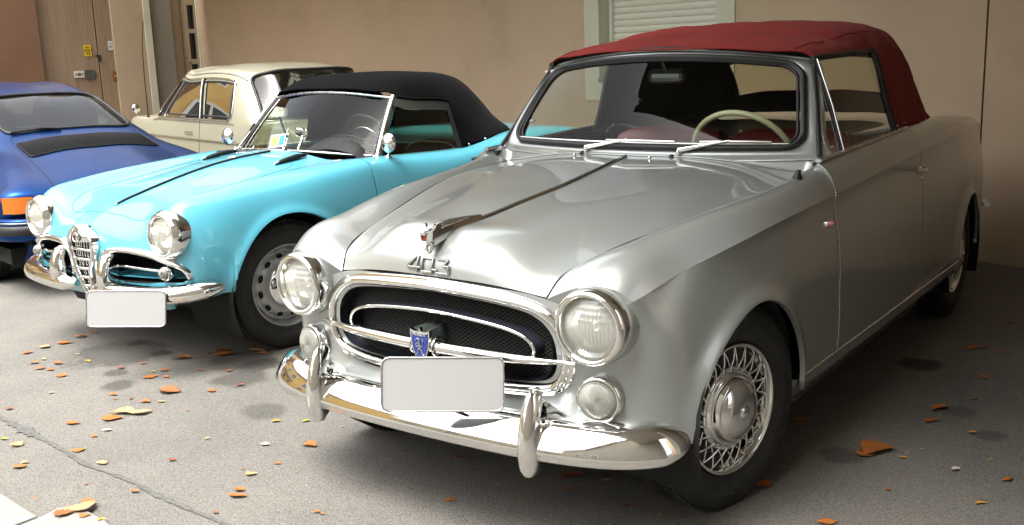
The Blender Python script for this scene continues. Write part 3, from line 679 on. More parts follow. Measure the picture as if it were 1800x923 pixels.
for o in wrap_panel('door', uf+.0035, ud-.0035, 30, pg): pass
for o in wrap_panel('rear_fender', ud+.0035, WR.u(18), 110, pg, ext): pass
# hood: centre, ridge, valley and shut-line profiles
HOOD = [
 [(0,-.555,.760), (.25,-.547,.753), (.33,-.537,.744), (.393,-.527,.736)],
 [(0,-.546,.810), (.25,-.532,.802), (.335,-.520,.778), (.401,-.508,.760)],
 [(0,-.495,.866), (.245,-.480,.853), (.335,-.470,.813), (.413,-.488,.786)],
 [(0,-.36,.893), (.262,-.36,.884), (.36,-.36,.846), (.455,-.36,.829)],
 [(0,-.15,.910), (.295,-.15,.902), (.41,-.15,.875), (.515,-.15,.865)],
 [(0,.2,.945), (.36,.2,.938), (.485,.2,.918), (.615,.2,.911)],
 [(0,.5,.985), (.42,.5,.972), (.545,.5,.947), (.660,.5,.936)],
 [(0,.630,.998), (.40,.672,.984), (.55,.712,.960), (.650,.740,.947)]]
def mirror_grid(G):
    G = [[tuple(p) for p in r] for r in G]; return [[(-x, y, z) for x, y, z in reversed(r[1:])]+r for r in G]
HG = Surf(mirror_grid(HOOD))
e = .004
P = HG.ev(np.linspace(HG.tu[0]+e, HG.tu[-1]-e, 90), np.linspace(HG.tv[0]+e, HG.tv[-1]-e, 81))
hood = panel('hood', P, silver, pg, (0, 0, 0), .018)
# fender tops: shut line, inner slope, crest, outer slope, crease
FT = [
 [(.393,-.527,.733), (.470,-.532,.768), (.556,-.532,.790), (.622,-.524,.778), None],
 [(.412,-.488,.784), (.485,-.482,.824), (.563,-.475,.842), (.632,-.463,.824), None],
 [(.455,-.36,.828), (.515,-.345,.859), (.580,-.335,.874), (.650,-.33,.852), None],
 [(.515,-.15,.864), (.560,-.145,.888), (.612,-.14,.899), (.678,-.14,.880), None],
 [(.615,.2,.910), (.640,.2,.925), (.670,.2,.932), (.722,.2,.914), None],
 [(.660,.5,.935), (.677,.5,.949), (.695,.5,.956), (.738,.5,.938), None],
 [(.652,.735,.948), (.675,.70,.968), (.705,.668,.982), (.748,.656,.960), None]]
cy = [-.510, -.452, -.335, -.14, .2, .5, .648]
shl = WR.ev(np.linspace(WR.u(4), WR.u(12), 300), [WR.tv[-1]])[:,0]
for r, y in zip(FT, cy): r[4] = tuple(np.interp(y, shl[:,1], shl[:,k]) for k in range(3))
FS = Surf(FT)
P = FS.ev(np.linspace(FS.tu[0], FS.tu[-1]-.002, 80), np.linspace(FS.tv[0]+.002, FS.tv[-1], 34))
panel('fender_top', P, silver, pg, (0, 0, 0), .012, mirror=True)
# apron between bonnet corner, headlamp and fender brow
wsh = WR.ev(np.linspace(WR.u(2), WR.u(4), 40), [WR.tv[-1]])[:,0]; fr0 = FS.ev([FS.tu[0]], np.linspace(FS.tv[0], FS.tv[-1], 40))[0]
panel('lamp_brow', np.array([wsh*(1-k)+fr0*k for k in np.linspace(0, 1, 8)]), silver, pg, (0, 0, .5), 0, mirror=True)
# door tops and rear deck
DT = [[(.718,.656,.992), (.757,.656,.962), tuple(np.interp(.656, shl[:,1], shl[:,k]) for k in range(3))],
      [(.722,1.2,1.016), (.763,1.2,.985), tuple(np.interp(1.2, shl[:,1], shl[:,k]) for k in range(3))],
      [(.720,1.712,1.030), (.762,1.712,1.0), tuple(np.interp(1.712, shl[:,1], shl[:,k]) for k in range(3))]]
DS = Surf(DT); P = DS.ev(np.linspace(0, DS.tu[-1], 24), np.linspace(0, DS.tv[-1], 12)); panel('door_top', P, silver, pg, (0, 1.2, .6), .012, mirror=True)
rl = WR.ev(np.linspace(WR.u(11), WR.u(18), 400), [WR.tv[-1]])[:,0]
def rsh(y): return tuple(np.interp(y, rl[:,1], rl[:,k]) for k in range(3))
DK = [[(0,1.72,.98), (.35,1.72,.99), (.60,1.72,1.02), (.715,1.72,1.03), (.758,1.72,1.0), rsh(1.722)],
      [(0,2.2,1.0), (.35,2.2,1.005), (.58,2.2,1.015), (.69,2.2,1.028), (.74,2.2,1.0), rsh(2.2)],
      [(0,2.66,1.0), (.35,2.66,1.0), (.54,2.66,1.0), (.655,2.66,1.018), (.71,2.66,.995), rsh(2.66)],
      [(0,3.1,.965), (.35,3.1,.962), (.50,3.1,.960), (.61,3.1,.988), (.665,3.1,.97), rsh(3.1)],
      [(0,3.42,.91), (.33,3.42,.905), (.45,3.41,.905), (.545,3.41,.945), (.60,3.415,.932), rsh(3.42)],
      [(0,3.60,.86), (.16,3.595,.86), (.25,3.59,.86), (.31,3.585,.866), (.35,3.58,.866), rsh(3.58)]]
KS = Surf(mirror_grid(DK)); panel('rear_deck', KS.ev(np.linspace(0, KS.tu[-1], 50), np.linspace(0, KS.tv[-1], 90)), silver, pg, (0, 2.5, .5), .012)
# metal bead added as the highlight along each door's front edge
de = WR.ev([uf+.0035], np.linspace(WR.tv[0]+.035, WR.tv[-1], 40))[0]; de = np.concatenate([de, DS.ev([0], np.linspace(DS.tv[-1], 0, 12))[0]])
for sg in (1, -1): MB().tube([np.array([sg*(p[0]+.0015), p[1], p[2]]) for p in de], .0026, 6).build('door_edge_glint', brushed, pg)
# sill, floor, wheel wells
b = MB(); sec = [(.800,.335), (.800,.326), (.792,.312), (.770,.265), (.735,.205), (.68,.185), (.60,.185)]
b.grid(np.array([[(x, y, z) for x, z in sec] for y in np.linspace(.29, 2.38, 12)])); b.add([(x, .29, z) for x, z in sec]+[(.6, .29, .335)], [tuple(range(8))], False)
b.build('sill', silver, pg); b.mirrored().build('sill', silver, pg)
b = MB(); b.tube([(.8065, y, .339) for y in np.linspace(.33, 2.4, 14)], .0045, 6); b.build('sill_trim', chrome, pg); b.mirrored().build('sill_trim', chrome, pg)
b = MB(); b.box((0, 1.75, .235), (1.30, 3.2, .05)); b.box((0, .05, .47), (1.0, .8, .40)); b.box((0, 2.9, .5), (1.0, .9, .4)); b.box((0, 1.4, .3), (1.4, 1.9, .09)); b.build('underbody', dark, pg)
for yc, zc, R in (AF, AR):
    b = MB(); a = np.linspace(-.5, math.pi+.5, 24); b.grid(np.array([[(x, yc+(R+.012)*math.cos(t), zc+(R+.012)*math.sin(t)) for t in a] for x in (.45, .772)]))
    V = [(.5, yc+(R+.02)*math.cos(t), zc+(R+.02)*math.sin(t)) for t in a]; b.add(V, [tuple(range(len(V)))], False); b.build('wheel_well', dark, pg); b.mirrored().build('wheel_well', dark, pg)
for x, y, s in ((.658, -.008, 1), (-.658, -.008, -1), (.66, 2.66, 1), (-.66, 2.66, -1)): add_wheel(pg, (x, y, .319), rad(-13) if y < 1 else 0, s, wire_wheel)

# nose: grille surround, mesh, inner hoop, bar, crest
def npt(x, z, dy=0.): return np.array([x, nose_y(x, z)+dy, z])
gpath = [npt(x, z, .002) for x, z in GP]
gr = MB().sweep([(.004,-.02), (.002,.006), (-.006,.016), (-.016,.017), (-.024,.009), (-.027,.001), (-.032,.004), (-.037,-.004), (-.041,-.03)], [np.array(p) for p in gpath], closed=True, up=(0,-1,0)).build('grille', chrome, pg)
b = MB(); c0 = np.array([0, .600])
q = [(GP[i]-c0)*.93+c0 for i in range(160)]; b.grid(np.array([[npt(x, z, .0) for x, z in q], [npt(x, z, .06) for x, z in q]]), cv=True); b.build('grille_tunnel', satin_dark, gr)
b = MB(); V = [npt(x, z, .061) for x, z in q]+[(0, -.44, .60)]; b.add(V, [(i, (i+1) % 160, 160) for i in range(160)], False); b.build('radiator', dark, gr)
b = MB(); pitch = .0118; rs = random.Random(2)
def meshline(x0, s):                                               # one expanded-metal strand running up at 45 degrees
    pts = []
    for z in np.arange(.48, .735, .006):
        x = x0+s*(z-.48)*1.5
        pts.append((x, z))
    run = []
    for x, z in pts+[None] if False else pts:
        if abs(x) < .42 and in_grille(x, z, .95): run.append((x, z))
        elif len(run) > 1: yield run; run = []
        else: run = []
    if len(run) > 1: yield run
for s in (1, -1):
    for x0 in np.arange(-.85, .85, pitch*1.5):
        for run in meshline(x0, s):
            pr = [run[0], run[len(run)//2], run[-1]] if len(run) > 2 else run
            b.tube([npt(x, z, .038+.0009*s) for x, z in pr], .0015, 4, cap=False)
gmsh = b.build('grille_mesh', mat('mesh_metal', (.045,.045,.042), .45, .5), gr); gmsh['kind'] = 'stuff'
# inner hoop with its dark shelf
def hoop(n=130):
    h = [(0,.664), (.1,.660), (.2,.651), (.28,.637), (.325,.621), (.350,.600), (.356,.580), (.345,.562), (.31,.553), (.2,.549), (0,.548)]
    q = h+[(-x, z) for x, z in h[-2:0:-1]]; return spl([(x, 0, z) for x, z in q], n, closed=True)[:, [0, 2]]
hp = hoop()
b = MB(); b.grid(np.array([[npt(x, z, -.006) for x, z in hp], [npt(x*1.02, z+.003, .036) for x, z in hp]]), cv=True); b.grid(np.array([[npt(x, z, -.006) for x, z in hp], [npt(x*.985, z-.002, .036) for x, z in hp]]), cv=True); b.build('grille_shelf', satin_dark, gr)
MB().tube([npt(x, z, -.008) for x, z in hp], .0062, 8, closed=True).build('inner_hoop', chrome, gr)
xs = np.linspace(-.487, .487, 41); bar = [np.array([x, interp1([abs(x)], [0,.2,.4,.49], [-.592,-.584,-.556,-.530])[0], .566-.003*(1-(x/.487)**2)]) for x in xs]
MB().tube(bar, [max(.004, .0185*(1-abs(x/.495)**3.2)) for x in xs], 14, sx=1.).build('grille_bar', chrome, gr)
sh = [(-.037,.045), (-.02,.040), (-.004,.041), (0,.052), (.004,.041), (.02,.040), (.037,.045), (.036,.012), (.030,-.015), (.018,-.040), (0,-.062), (-.018,-.040), (-.030,-.015), (-.036,.012)]
cr = MB().poly(sh, .012, (0, -.615, .570), (1,0,0), (0,0,1)).build('crest', chrome, gr)
MB().poly([(x*.84, (z-.0)*.86-.003) for x, z in sh if abs(x) > .006 or z < 0], .002, (0, -.6165, .570), (1,0,0), (0,0,1)).build('crest_enamel', blue_enamel, cr)
b = MB()
V, F = text_mesh('PEUGEOT', .0115, .0006, bold=.0004); b.add([(v[0], -.6172-v[2], .570+.031+v[1]) for v in V], F, False)
def stroke(pts, r=.0022, y=-.6175): b.tube([(x, y, .570+z) for x, z in pts], r, 6, sx=.5, up=(0,1,0))
stroke([(.0,.019), (.0,.010), (.001,-.004), (-.002,-.012)], [.0035,.0045,.005,.0035]); stroke([(-.003,.017), (-.010,.020), (-.013,.013)]); stroke([(-.001,.006), (-.012,.004), (-.014,-.001)]); stroke([(.002,.006), (-.006,-.004), (-.013,-.006)])
stroke([(0,-.011), (-.007,-.017), (-.006,-.026), (-.011,-.028)], .0026); stroke([(0,-.010), (.008,-.018), (.011,-.028), (.015,-.030)], .0026); stroke([(.003,-.006), (.012,-.004), (.011,.006), (.015,.014), (.010,.018)], .0018); stroke([(0,-.041), (0,-.042)], .003)
b.build('crest_lion', mat('silver_inlay', (.75,.75,.74), .25, .9), cr)
b = MB(); b.grid(np.array([[(x*.036/.037, -.603, .570+z*.97) for x, z in sh[:7]]+[(.036,-.603,.55)], [(x*.7, -.52, .585+z*.8) for x, z in sh[:7]]+[(.026,-.52,.55)]])); b.grid(np.array([[(-.036,-.603,.617), (-.036,-.603,.54), (0,-.603,.512)], [(-.026,-.52,.615), (-.024,-.52,.55), (0,-.52,.54)]])); b.grid(np.array([[(.036,-.603,.617), (.036,-.603,.54), (0,-.603,.512)], [(.026,-.52,.615), (.024,-.52,.55), (0,-.52,.54)]])); b.build('crest_bracket', mat('bracket_green_grey', (.10,.12,.11), .3, .6), cr)
for s in (1, -1): MB().tube([(s*.043, -.585+.026*math.cos(t), .563+.026*math.sin(t)) for t in np.linspace(0, 2*np.pi, 20, endpoint=False)], .005, 8, closed=True).build('crest_clamp', chrome, cr)
# lamps
ringp = [(.104, -.05), (.1065, -.012), (.1055, .004), (.101, .016), (.094, .022), (.088, .020), (.085, .010), (.083, -.004)]
for s in (1, -1):
    headlamp(pg, (s*.556, -.563, .683), (s*.05, -1, .0), .106, ringp, .084, .022)
    ribbed_lamp(pg, (s*.556, -.522, .472), (s*.16, -1, .05), .057)
b = MB()
for s in (1, -1): b = MB(); b.lathe([(.100, .040), (.1065, .036), (.1085, .028), (.1095, .014), (.110, -.03), (.110, -.08)], (s*.553, -.500, .683), (s*.05,-1,0), 56); b.build('lamp_nacelle', silver, pg)
# badge: stylised linked figures on the nose of the hood
b = MB()
def hs_(x, z):
    z += .797; return np.array([x-.002, float(interp1([z], [.760,.810,.866], [-.555,-.546,-.495])[0])+.008*(x/.25)**2-.004, z])
def figs(segs):
    for pts in segs:
        for p_, q_ in zip(pts[:-1], pts[1:]): b.tube([hs_(p_[0]+(q_[0]-p_[0])*t, p_[1]+(q_[1]-p_[1])*t) for t in (-.02, .25, .5, .75, 1.02)], .0038, 6, up=(0,1,0))
figs([[(-.034,-.010), (-.084,-.010), (-.054,.020), (-.046,.020)], [(-.046,.022), (-.046,-.022)], [(-.028,.018), (.012,.018), (.012,-.020), (-.028,-.020), (-.028,.018)], [(.014,-.012), (.030,-.012)], [(.028,.018), (.068,.018), (.054,.001), (.074,.001), (.074,-.020), (.030,-.020)]])
b.build('badge_figures', mat('badge_steel', (.45,.45,.44), .25, 1.0), pg)
# bonnet ornament and centre strip
st = MB(); ys = np.linspace(-.33, .60, 40); zz = HG.ev(np.interp(ys, [-.555,-.546,-.495,-.36,-.15,.2,.5,.63], HG.tu), [HG.tv[3]])[:,0]
st.sweep([(-.008,-.003), (-.006,.006), (0,.0105), (.006,.006), (.008,-.003)], [p+np.array([0,0,.0]) for p in zz]); st.build('hood_strip', chrome, pg)
orn = MB(); ys = [-.33,-.40,-.46,-.51,-.545]; G = []
for y, hw, z0, z1 in [(-.30,.005,.897,.911), (-.38,.008,.892,.917), (-.45,.012,.880,.920), (-.51,.016,.866,.917), (-.545,.017,.858,.908)]:
    G.append([(-hw*1.25, y, z0), (-hw, y, z0+.45*(z1-z0)), (-hw*.55, y, z1-.004), (0, y, z1), (hw*.55, y, z1-.004), (hw, y, z0+.45*(z1-z0)), (hw*1.25, y, z0)])
orn.grid(np.array(G)); n_ = 7
orn.add(G[-1], [tuple(range(7))], False)
orn.box((0,-.556,.903), (.034,.034,.012), rotm('X', .25), .004); orn.box((0,-.572,.897), (.022,.02,.012), rotm('X', .3), .004); orn.box((0,-.566,.868), (.022,.026,.007), rotm('X', -.15), .003)
for s in (-1, 1): orn.box((s*.016,-.545,.912), (.008,.014,.014), rotm('Y', s*.4), .003); orn.box((s*.0125,-.562,.884), (.004,.024,.03), rotm('Y', s*.15), .0015)
orn.tube([(0,-.545,.86), (0,-.553,.845), (0,-.552,.832)], [.019,.017,.010], 12, sx=.5); orn.lathe([(.008,.002), (.011,.005), (.013,.002)], (0,-.561,.842), (0,-1,.3), 16)
for s in (-1, 1):
    for k in (.4, .75): orn.tube([(s*.024*k, -.50, .914-.01*k), (s*.017*k, -.43, .919-.012*k), (s*.009*k, -.36, .914)], [.003,.0025,.001], 6)
oo = orn.build('hood_ornament', chrome, pg)
MB().box((0,-.556,.882), (.022,.026,.018), None, .004).build('ornament_mouth', red_enamel, oo)
# bumper with overriders
half = [(0,-.652), (.2,-.648), (.38,-.636), (.53,-.610), (.64,-.570), (.705,-.522), (.742,-.472), (.755,-.43), (.757,-.405)]
pl = np.array([(x, y, .0) for x, y in half]); pl = np.concatenate([pl[:0:-1]*[-1,1,1], pl]); path = spl(pl, 90); path[:,2] = .362
sec = [(-.075,.050), (-.045,.057), (-.022,.055), (-.003,.044), (.013,.026), (.027,.004), (.036,-.017), (.036,-.024), (.031,-.029), (.031,-.036), (.025,-.046), (.012,-.053), (-.010,-.055), (-.03,-.05)]
tp_ = [min(1, .35+.65*min(1, (min(i, 89-i))/5)**.6) for i in range(90)]
bp = MB().sweep(sec, path, scale=tp_).build('front_bumper', chrome, pg)
for s in (1, -1):
    G = []
    for z, w2, d0, d1 in [(.252,.006,-.662,-.668), (.258,.018,-.640,-.682), (.28,.027,-.62,-.695), (.32,.031,-.612,-.700), (.37,.030,-.615,-.697), (.42,.0265,-.618,-.684), (.455,.023,-.60,-.672), (.480,.017,-.595,-.660), (.492,.008,-.605,-.645), (.495,.001,-.615,-.63)]:
        G.append([(s*.412+w2*math.sin(t), (d0+d1)/2+(d1-d0)/2*math.cos(t)+.004, z+.014) for t in np.linspace(0, 2*np.pi, 24, endpoint=False)])
    o = MB().grid(np.array(G), cv=True).build('overrider', chrome, bp)
    b = MB(); b.grid(np.array([[(s*.412+w_, -.60+.0*k, z) for w_, z in ((-.026,.37), (-.022,.45), (0,.478), (.022,.45), (.026,.37))] if k == 0 else [(s*.412+w_*1.4+.018*s, -.54, z) for w_, z in ((-.026,.37), (-.022,.415), (0,.425), (.022,.415), (.026,.37))] for k in range(2)])); b.build('overrider_arm', chrome, o)
# rear bumper end seen past the rear wheel
halfr = [(0,3.80), (.3,3.78), (.54,3.71), (.665,3.58), (.712,3.44)]; pl = np.array([(x, y, 0) for x, y in halfr]); pl = np.concatenate([pl[:0:-1]*[-1,1,1], pl])[::-1]; path = spl(pl, 50); path[:,2] = .47
MB().sweep([(a, z) for a, z in sec], path, scale=[.42+.45*min(1, min(i, 49-i)/10) for i in range(50)]).build('rear_bumper', chrome, pg)
# windscreen: ruled sheet between base and header; rounded opening in (s, h)
def ws(s, h, d=0.):
    b_ = np.array([.640*s, .652+.112*s*s, 1.020+.005*s*s]); t_ = np.array([.548*s, .868+.112*s*s, 1.367-.045*s*s]); p = b_+(t_-b_)*h; n_ = np.array([.35*s, -.8, .45]); n_ /= np.linalg.norm(n_); return p+n_*(d+.012*4*h*(1-h))
R1 = rrect(200, .985, .475, .15, 0, .49)
def corner(n):                                                     # aspect-corrected rounding
    P = rrect(n, 1.0*.6, .485*.42, .072, 0, 0); return np.stack([P[:,0]/.6, P[:,1]/.42+.49], 1)
R1 = corner(220)
P2 = rrect(220, 1.085*.6, .575*.42, .03, 0, 0); R2 = np.stack([P2[:,0]/.6, P2[:,1]/.42+.475], 1)
ang = lambda P: np.unwrap(np.arctan2((P[:,1]-.48)*.42, P[:,0]*.6))
a1, a2 = ang(R1), ang(R2)
aa = a1; R2 = np.stack([np.interp(aa, np.concatenate([a2-2*np.pi, a2, a2+2*np.pi]), np.tile(R2[:,k], 3)) for k in (0, 1)], 1)
k_ = np.clip((.28-R2[:,1])/.4, 0, 1)**2; R2[:,0] *= 1+.045*k_
rows = []
for q in np.linspace(0, 1, 7):
    r = R1+(R2-R1)*q; rows.append([ws(s, h, .012*math.sin(math.pi*min(1, q*1.2))**.7 if q < .99 else .0) for s, h in r])
b = MB(); b.grid(np.array(rows), cv=True); rim = np.array(rows[-1]); b.grid(np.array([rim, rim+np.array([0,.03,-.004])]), cv=True)
rimi = np.array(rows[0]); b.grid(np.array([rimi, rimi+np.array([0,.02,0])]), cv=True)
wsf = b.build('windscreen_frame', silver, pg)
ri = [ws(s, h, .006) for s, h in (R1-[0,.49])*[.985,.975]+[0,.49]]; MB().tube(ri, .019, 10, closed=True, sx=.62).build('windscreen_seal', rubber, wsf)
ri = [ws(s, h, .0125) for s, h in (R1-[0,.49])*[.972,.955]+[0,.49]]; MB().tube(ri, .0035, 6, closed=True).build('seal_bead', mat('grey_bead', (.10,.11,.11), .3, .4), wsf)
ri = [ws(s, h, .004) for s, h in (R1-[0,.49])*[.955,.93]+[0,.49]]; MB().tube(ri, .0085, 8, closed=True, sx=.7).build('inner_seal', rubber, wsf)
rows = [[ws(s*k, .49+(h-.49)*k, .002) for s, h in (R1-[0,.49])*[.965,.945]+[0,.49]] for k in np.linspace(.001, 1, 10)]
MB().grid(np.array(rows), cv=True).build('windscreen_glass', glass, wsf)
bd = [ws(s, .052, .016) for s in np.linspace(-.955, .955, 40)]; MB().tube(bd, .0045, 6).build('lower_trim', chrome, wsf)
# scuttle between bonnet and screen
hr = HG.ev([HG.tu[-1]], np.linspace(HG.tv[0], HG.tv[-1], 61))[0]; A_ = [np.array([-.722,.66,.988]), np.array([-.69,.70,.970])]+[p+np.array([0,.003,-.004]) for p in hr]+[np.array([.69,.70,.970]), np.array([.722,.66,.988])]
B_ = [ws(s, -.045, -.004) for s in np.linspace(-1.10, 1.10, len(A_))]
panel('scuttle', np.array([[a*(1-k)+b_*k for k in np.linspace(0, 1, 5)] for a, b_ in zip(A_, B_)]), silver, pg, (0, .9, .5), 0)
# header lip: dark gap and light moulding under the cloth
hd = [ws(s, 1.055, .006) for s in np.linspace(-1.03, 1.03, 40)]; MB().tube(hd, .0055, 6).build('header_moulding', silver, wsf)
hd = [ws(s, 1.072, .004) for s in np.linspace(-1.03, 1.03, 40)]; MB().tube(hd, .008, 8).build('header_rubber', rubber, wsf)
# cowl edge bead
cb = HG.ev([HG.tu[-1]], np.linspace(HG.tv[0], HG.tv[-1], 60))[0]; MB().tube(cb+np.array([0,.004,.002]), .0042, 6).build('cowl_bead', silver, pg)
# wipers
for s, (ax, ah), (bx0, bx1, bh) in ((-1, (-.31, -.035), (-.17, .28, .060)), (1, (.31, -.035), (.43, .82, .062))):
    p = ws(ax, ah, .02); b = MB(); b.lathe([(.011,-.02), (.012,.004), (.008,.010), (.0001,.012)], p, (0,-.8,.5), 14)
    q = ws(ax+.29, bh+.004, .034); b.tube([p+np.array([0,-.006,.008]), (p+q)/2+np.array([0,-.006,.004]), q], [.0095,.006,.003], 8, sx=.5); wp = b.build('wiper', chrome, pg)
    MB().tube([ws(bx0+(bx1-bx0)*t, bh, .026+.004*math.sin(math.pi*t)) for t in np.linspace(0, 1, 9)], .0045, 6).build('wiper_blade', chrome, wp)
for s in (-.36, .0, .25): pass
for x in (-.22, .17): MB().lathe([(.010,0), (.009,.006), (.004,.009), (.0001,.009)], ws(x/.64, -.07, .010), (0,-.5,.8), 12).build('washer_jet', rubber, pg)
for x in (-.22, .11): MB().lathe([(.006,0), (.006,.008), (.003,.012), (.0001,.0125)], (x, .585, HG.ev([HG.u(6.6)], [HG.v(3+x/.42)])[0,0,2]), (0,0,1), 10).build('hood_stud', chrome, pg)
# soft top
ST = [
 [(0,.868,1.392), (.30,.888,1.388), (.47,.925,1.374), (.578,.972,1.348), (.640,.87,1.17), (.697,.75,1.003)],
 [(0,1.05,1.432), (.30,1.05,1.426), (.485,1.06,1.400), (.598,1.09,1.353), (.664,1.03,1.17), (.720,.95,1.008)],
 [(0,1.25,1.452), (.30,1.25,1.440), (.490,1.25,1.410), (.608,1.27,1.357), (.668,1.25,1.175), (.722,1.25,1.018)],
 [(0,1.42,1.480), (.30,1.42,1.471), (.498,1.42,1.438), (.612,1.44,1.360), (.670,1.45,1.18), (.722,1.47,1.026)],
 [(0,1.80,1.498), (.30,1.80,1.489), (.50,1.78,1.455), (.613,1.73,1.362), (.670,1.70,1.19), (.714,1.68,1.032)],
 [(0,2.15,1.482), (.30,2.14,1.473), (.49,2.11,1.435), (.595,2.05,1.335), (.652,2.0,1.17), (.696,1.98,1.026)],
 [(0,2.40,1.405), (.30,2.39,1.395), (.475,2.35,1.345), (.570,2.28,1.255), (.628,2.26,1.13), (.672,2.25,1.018)],
 [(0,2.55,1.255), (.30,2.54,1.245), (.455,2.51,1.205), (.548,2.43,1.140), (.603,2.42,1.07), (.645,2.42,1.010)],
 [(0,2.67,1.035), (.30,2.66,1.033), (.45,2.62,1.022), (.538,2.57,1.014), (.588,2.53,1.010), (.632,2.51,1.004)]]
SS = Surf(mirror_grid(ST))
def st_uv(iu, jv): return SS.u(iu), SS.v(5+jv)
ub = SS.u(3.42)
us = np.unique(np.concatenate([np.linspace(0, SS.tu[-1], 84), [ub, SS.u(6.55), SS.u(7.5)]]))
vs = np.unique(np.concatenate([np.linspace(0, SS.tv[-1], 97), [SS.v(5+k) for k in (-3.0, 3.0, -1.75, 1.75)]]))
P = SS.ev(us, vs); nn_ = normals(P); nn_ *= np.sign((nn_*(P-np.array([0,1.6,1.0]))).sum(axis=2).mean())
bow = np.interp(us, SS.tu, range(9)); sag = -.0045*(1-np.abs(np.cos(bow*math.pi)))[:,None]*np.ones(len(vs))[None]+.0036*np.sin(us*23)[:,None]*np.sin(vs*17+2*us.mean())[None]+.0016*np.sin(us[:,None]*41+vs[None]*29)
P = P+nn_*(sag*np.clip((bow-.25)/.5, 0, 1)[:,None])[...,None]
V = P.reshape(-1, 3); nv = len(vs); F = []; E0 = 1e-6
def st_keep(u, v):
    vi = abs(np.interp(v, SS.tv, range(11))-5); ui = np.interp(u, SS.tu, range(9))
    if u < ub and vi > 3.0: return False
    if 6.55 < ui < 7.5 and vi < 1.75: return False
    return True
for i in range(len(us)-1):
    for j in range(nv-1):
        if st_keep((us[i]+us[i+1])/2, (vs[j]+vs[j+1])/2): F.append((i*nv+j, i*nv+j+1, (i+1)*nv+j+1, (i+1)*nv+j))
st = mesh_obj('soft_top', V, F, red_cloth, pg)
so_ = st.modifiers.new('thickness', 'SOLIDIFY'); so_.thickness = .006; so_.offset = -1
ln = MB(); nn = normals(P); s_ = np.sign((nn*(P-np.array([0,1.6,1.0]))).sum(axis=2).mean()); ln.add((P-nn*s_*.012).reshape(-1, 3), F); ln.build('headliner', headliner, st)
def line(us_, vs_): return np.array([SS.ev([a], [b_])[0,0] for a, b_ in zip(us_, vs_)])
for sg in (1, -1):
    a = line(np.linspace(0, ub, 30), [SS.v(5+sg*3.0)]*30); MB().tube(a+np.array([0,0,-.008]), .011, 8).build('rail_seal', rubber, st)
    a = line([ub]*24, np.linspace(SS.v(5+sg*3.0), SS.v(5+sg*5), 24)); MB().tube(a+np.array([-.004*sg,-.006,0]), .014, 8).build('post_seal', rubber, st)
    # stitched seam along the cant rail
    a = line(np.linspace(.02, SS.tu[-1]*.55, 40), [SS.v(5+sg*2.3)]*40); MB().tube(a+np.array([0,0,.0012]), .0022, 5).build('seam', red_cloth, st)
    for k in np.linspace(.05, .98, 6):
        p = SS.ev([ub+(SS.tu[-1]-ub)*k], [SS.v(5+sg*4.9)])[0,0]; MB().lathe([(.0055,0), (.0045,.003), (.0001,.004)], p, (sg*.9,0,.4), 10).build('snap', brushed, st)
rw_ = SS.ev(np.linspace(SS.u(6.55), SS.u(7.5), 12), np.linspace(SS.v(3.25), SS.v(6.75), 30)); MB().grid(rw_).build('rear_window', clear_vinyl, st)
# side glass, quarter-light frames
for sg in (1, -1):
    rows = []
    for t in np.linspace(0, 1, 20):
        iu = .05+t*3.25; a = SS.ev([SS.u(iu)], [SS.v(5+sg*3.0), SS.v(5+sg*5)])[0]; y0 = max(a[1][1], .672); f = np.array([.722*sg, y0, 1.0+.018*(y0-.66)]); rows.append([a[0]*(1-k)+f*k+np.array([-.004*sg,0,0]) for k in np.linspace(0, 1, 8)])
    sw = MB().grid(np.array(rows)).build('side_window', glass, pg)
    top, bot = np.array([.583*sg, .985, 1.338]), np.array([.716*sg, .98 if False else .915, 1.008]); b = MB().tube([top, (top+bot)/2+np.array([.006*sg,0,0]), bot], .009, 8); qp = b.build('quarter_light_post', rubber, sw)
    if sg > 0: MB().tube([top+np.array([.009,-.004,0]), (top+bot)/2+np.array([.016,-.004,0]), bot+np.array([.010,-.004,0])], .0042, 6).build('post_trim', chrome, qp)
    b = MB().tube([np.array([.577*sg,.985,1.336]), np.array([.636*sg,.868,1.17]), np.array([.694*sg,.745,1.008])], .009, 8); b.build('pillar_seal', rubber, sw)
    b = MB().tube([(.718*sg,.67,1.0), (.720*sg,.9,1.008), (.723*sg,1.2,1.019), (.721*sg,1.7,1.033)], .007, 8, sx=1.6); b.build('belt_trim', brushed, sw)
    if sg > 0:
        b = MB().tube([(.683,.80,1.075), (.690,.80,1.045), (.698,.815,1.03), (.70,.85,1.033)], .0045, 8); b.lathe([(.010,0), (.008,.008), (.0001,.009)], (.702,.845,1.03), (1,0,0), 12); b.build('quarter_light_catch', chrome, sw)
for k, t in enumerate((.08, .34, .72)):
    p = np.array([-.583,.985,1.338])*(1-t)+np.array([-.716,.915,1.008])*t; MB().box(p+np.array([.012,-.01,.0]), (.052,.012,.011), rotm('Y', -.08), .004).build('white_clip', white_clip, pg)
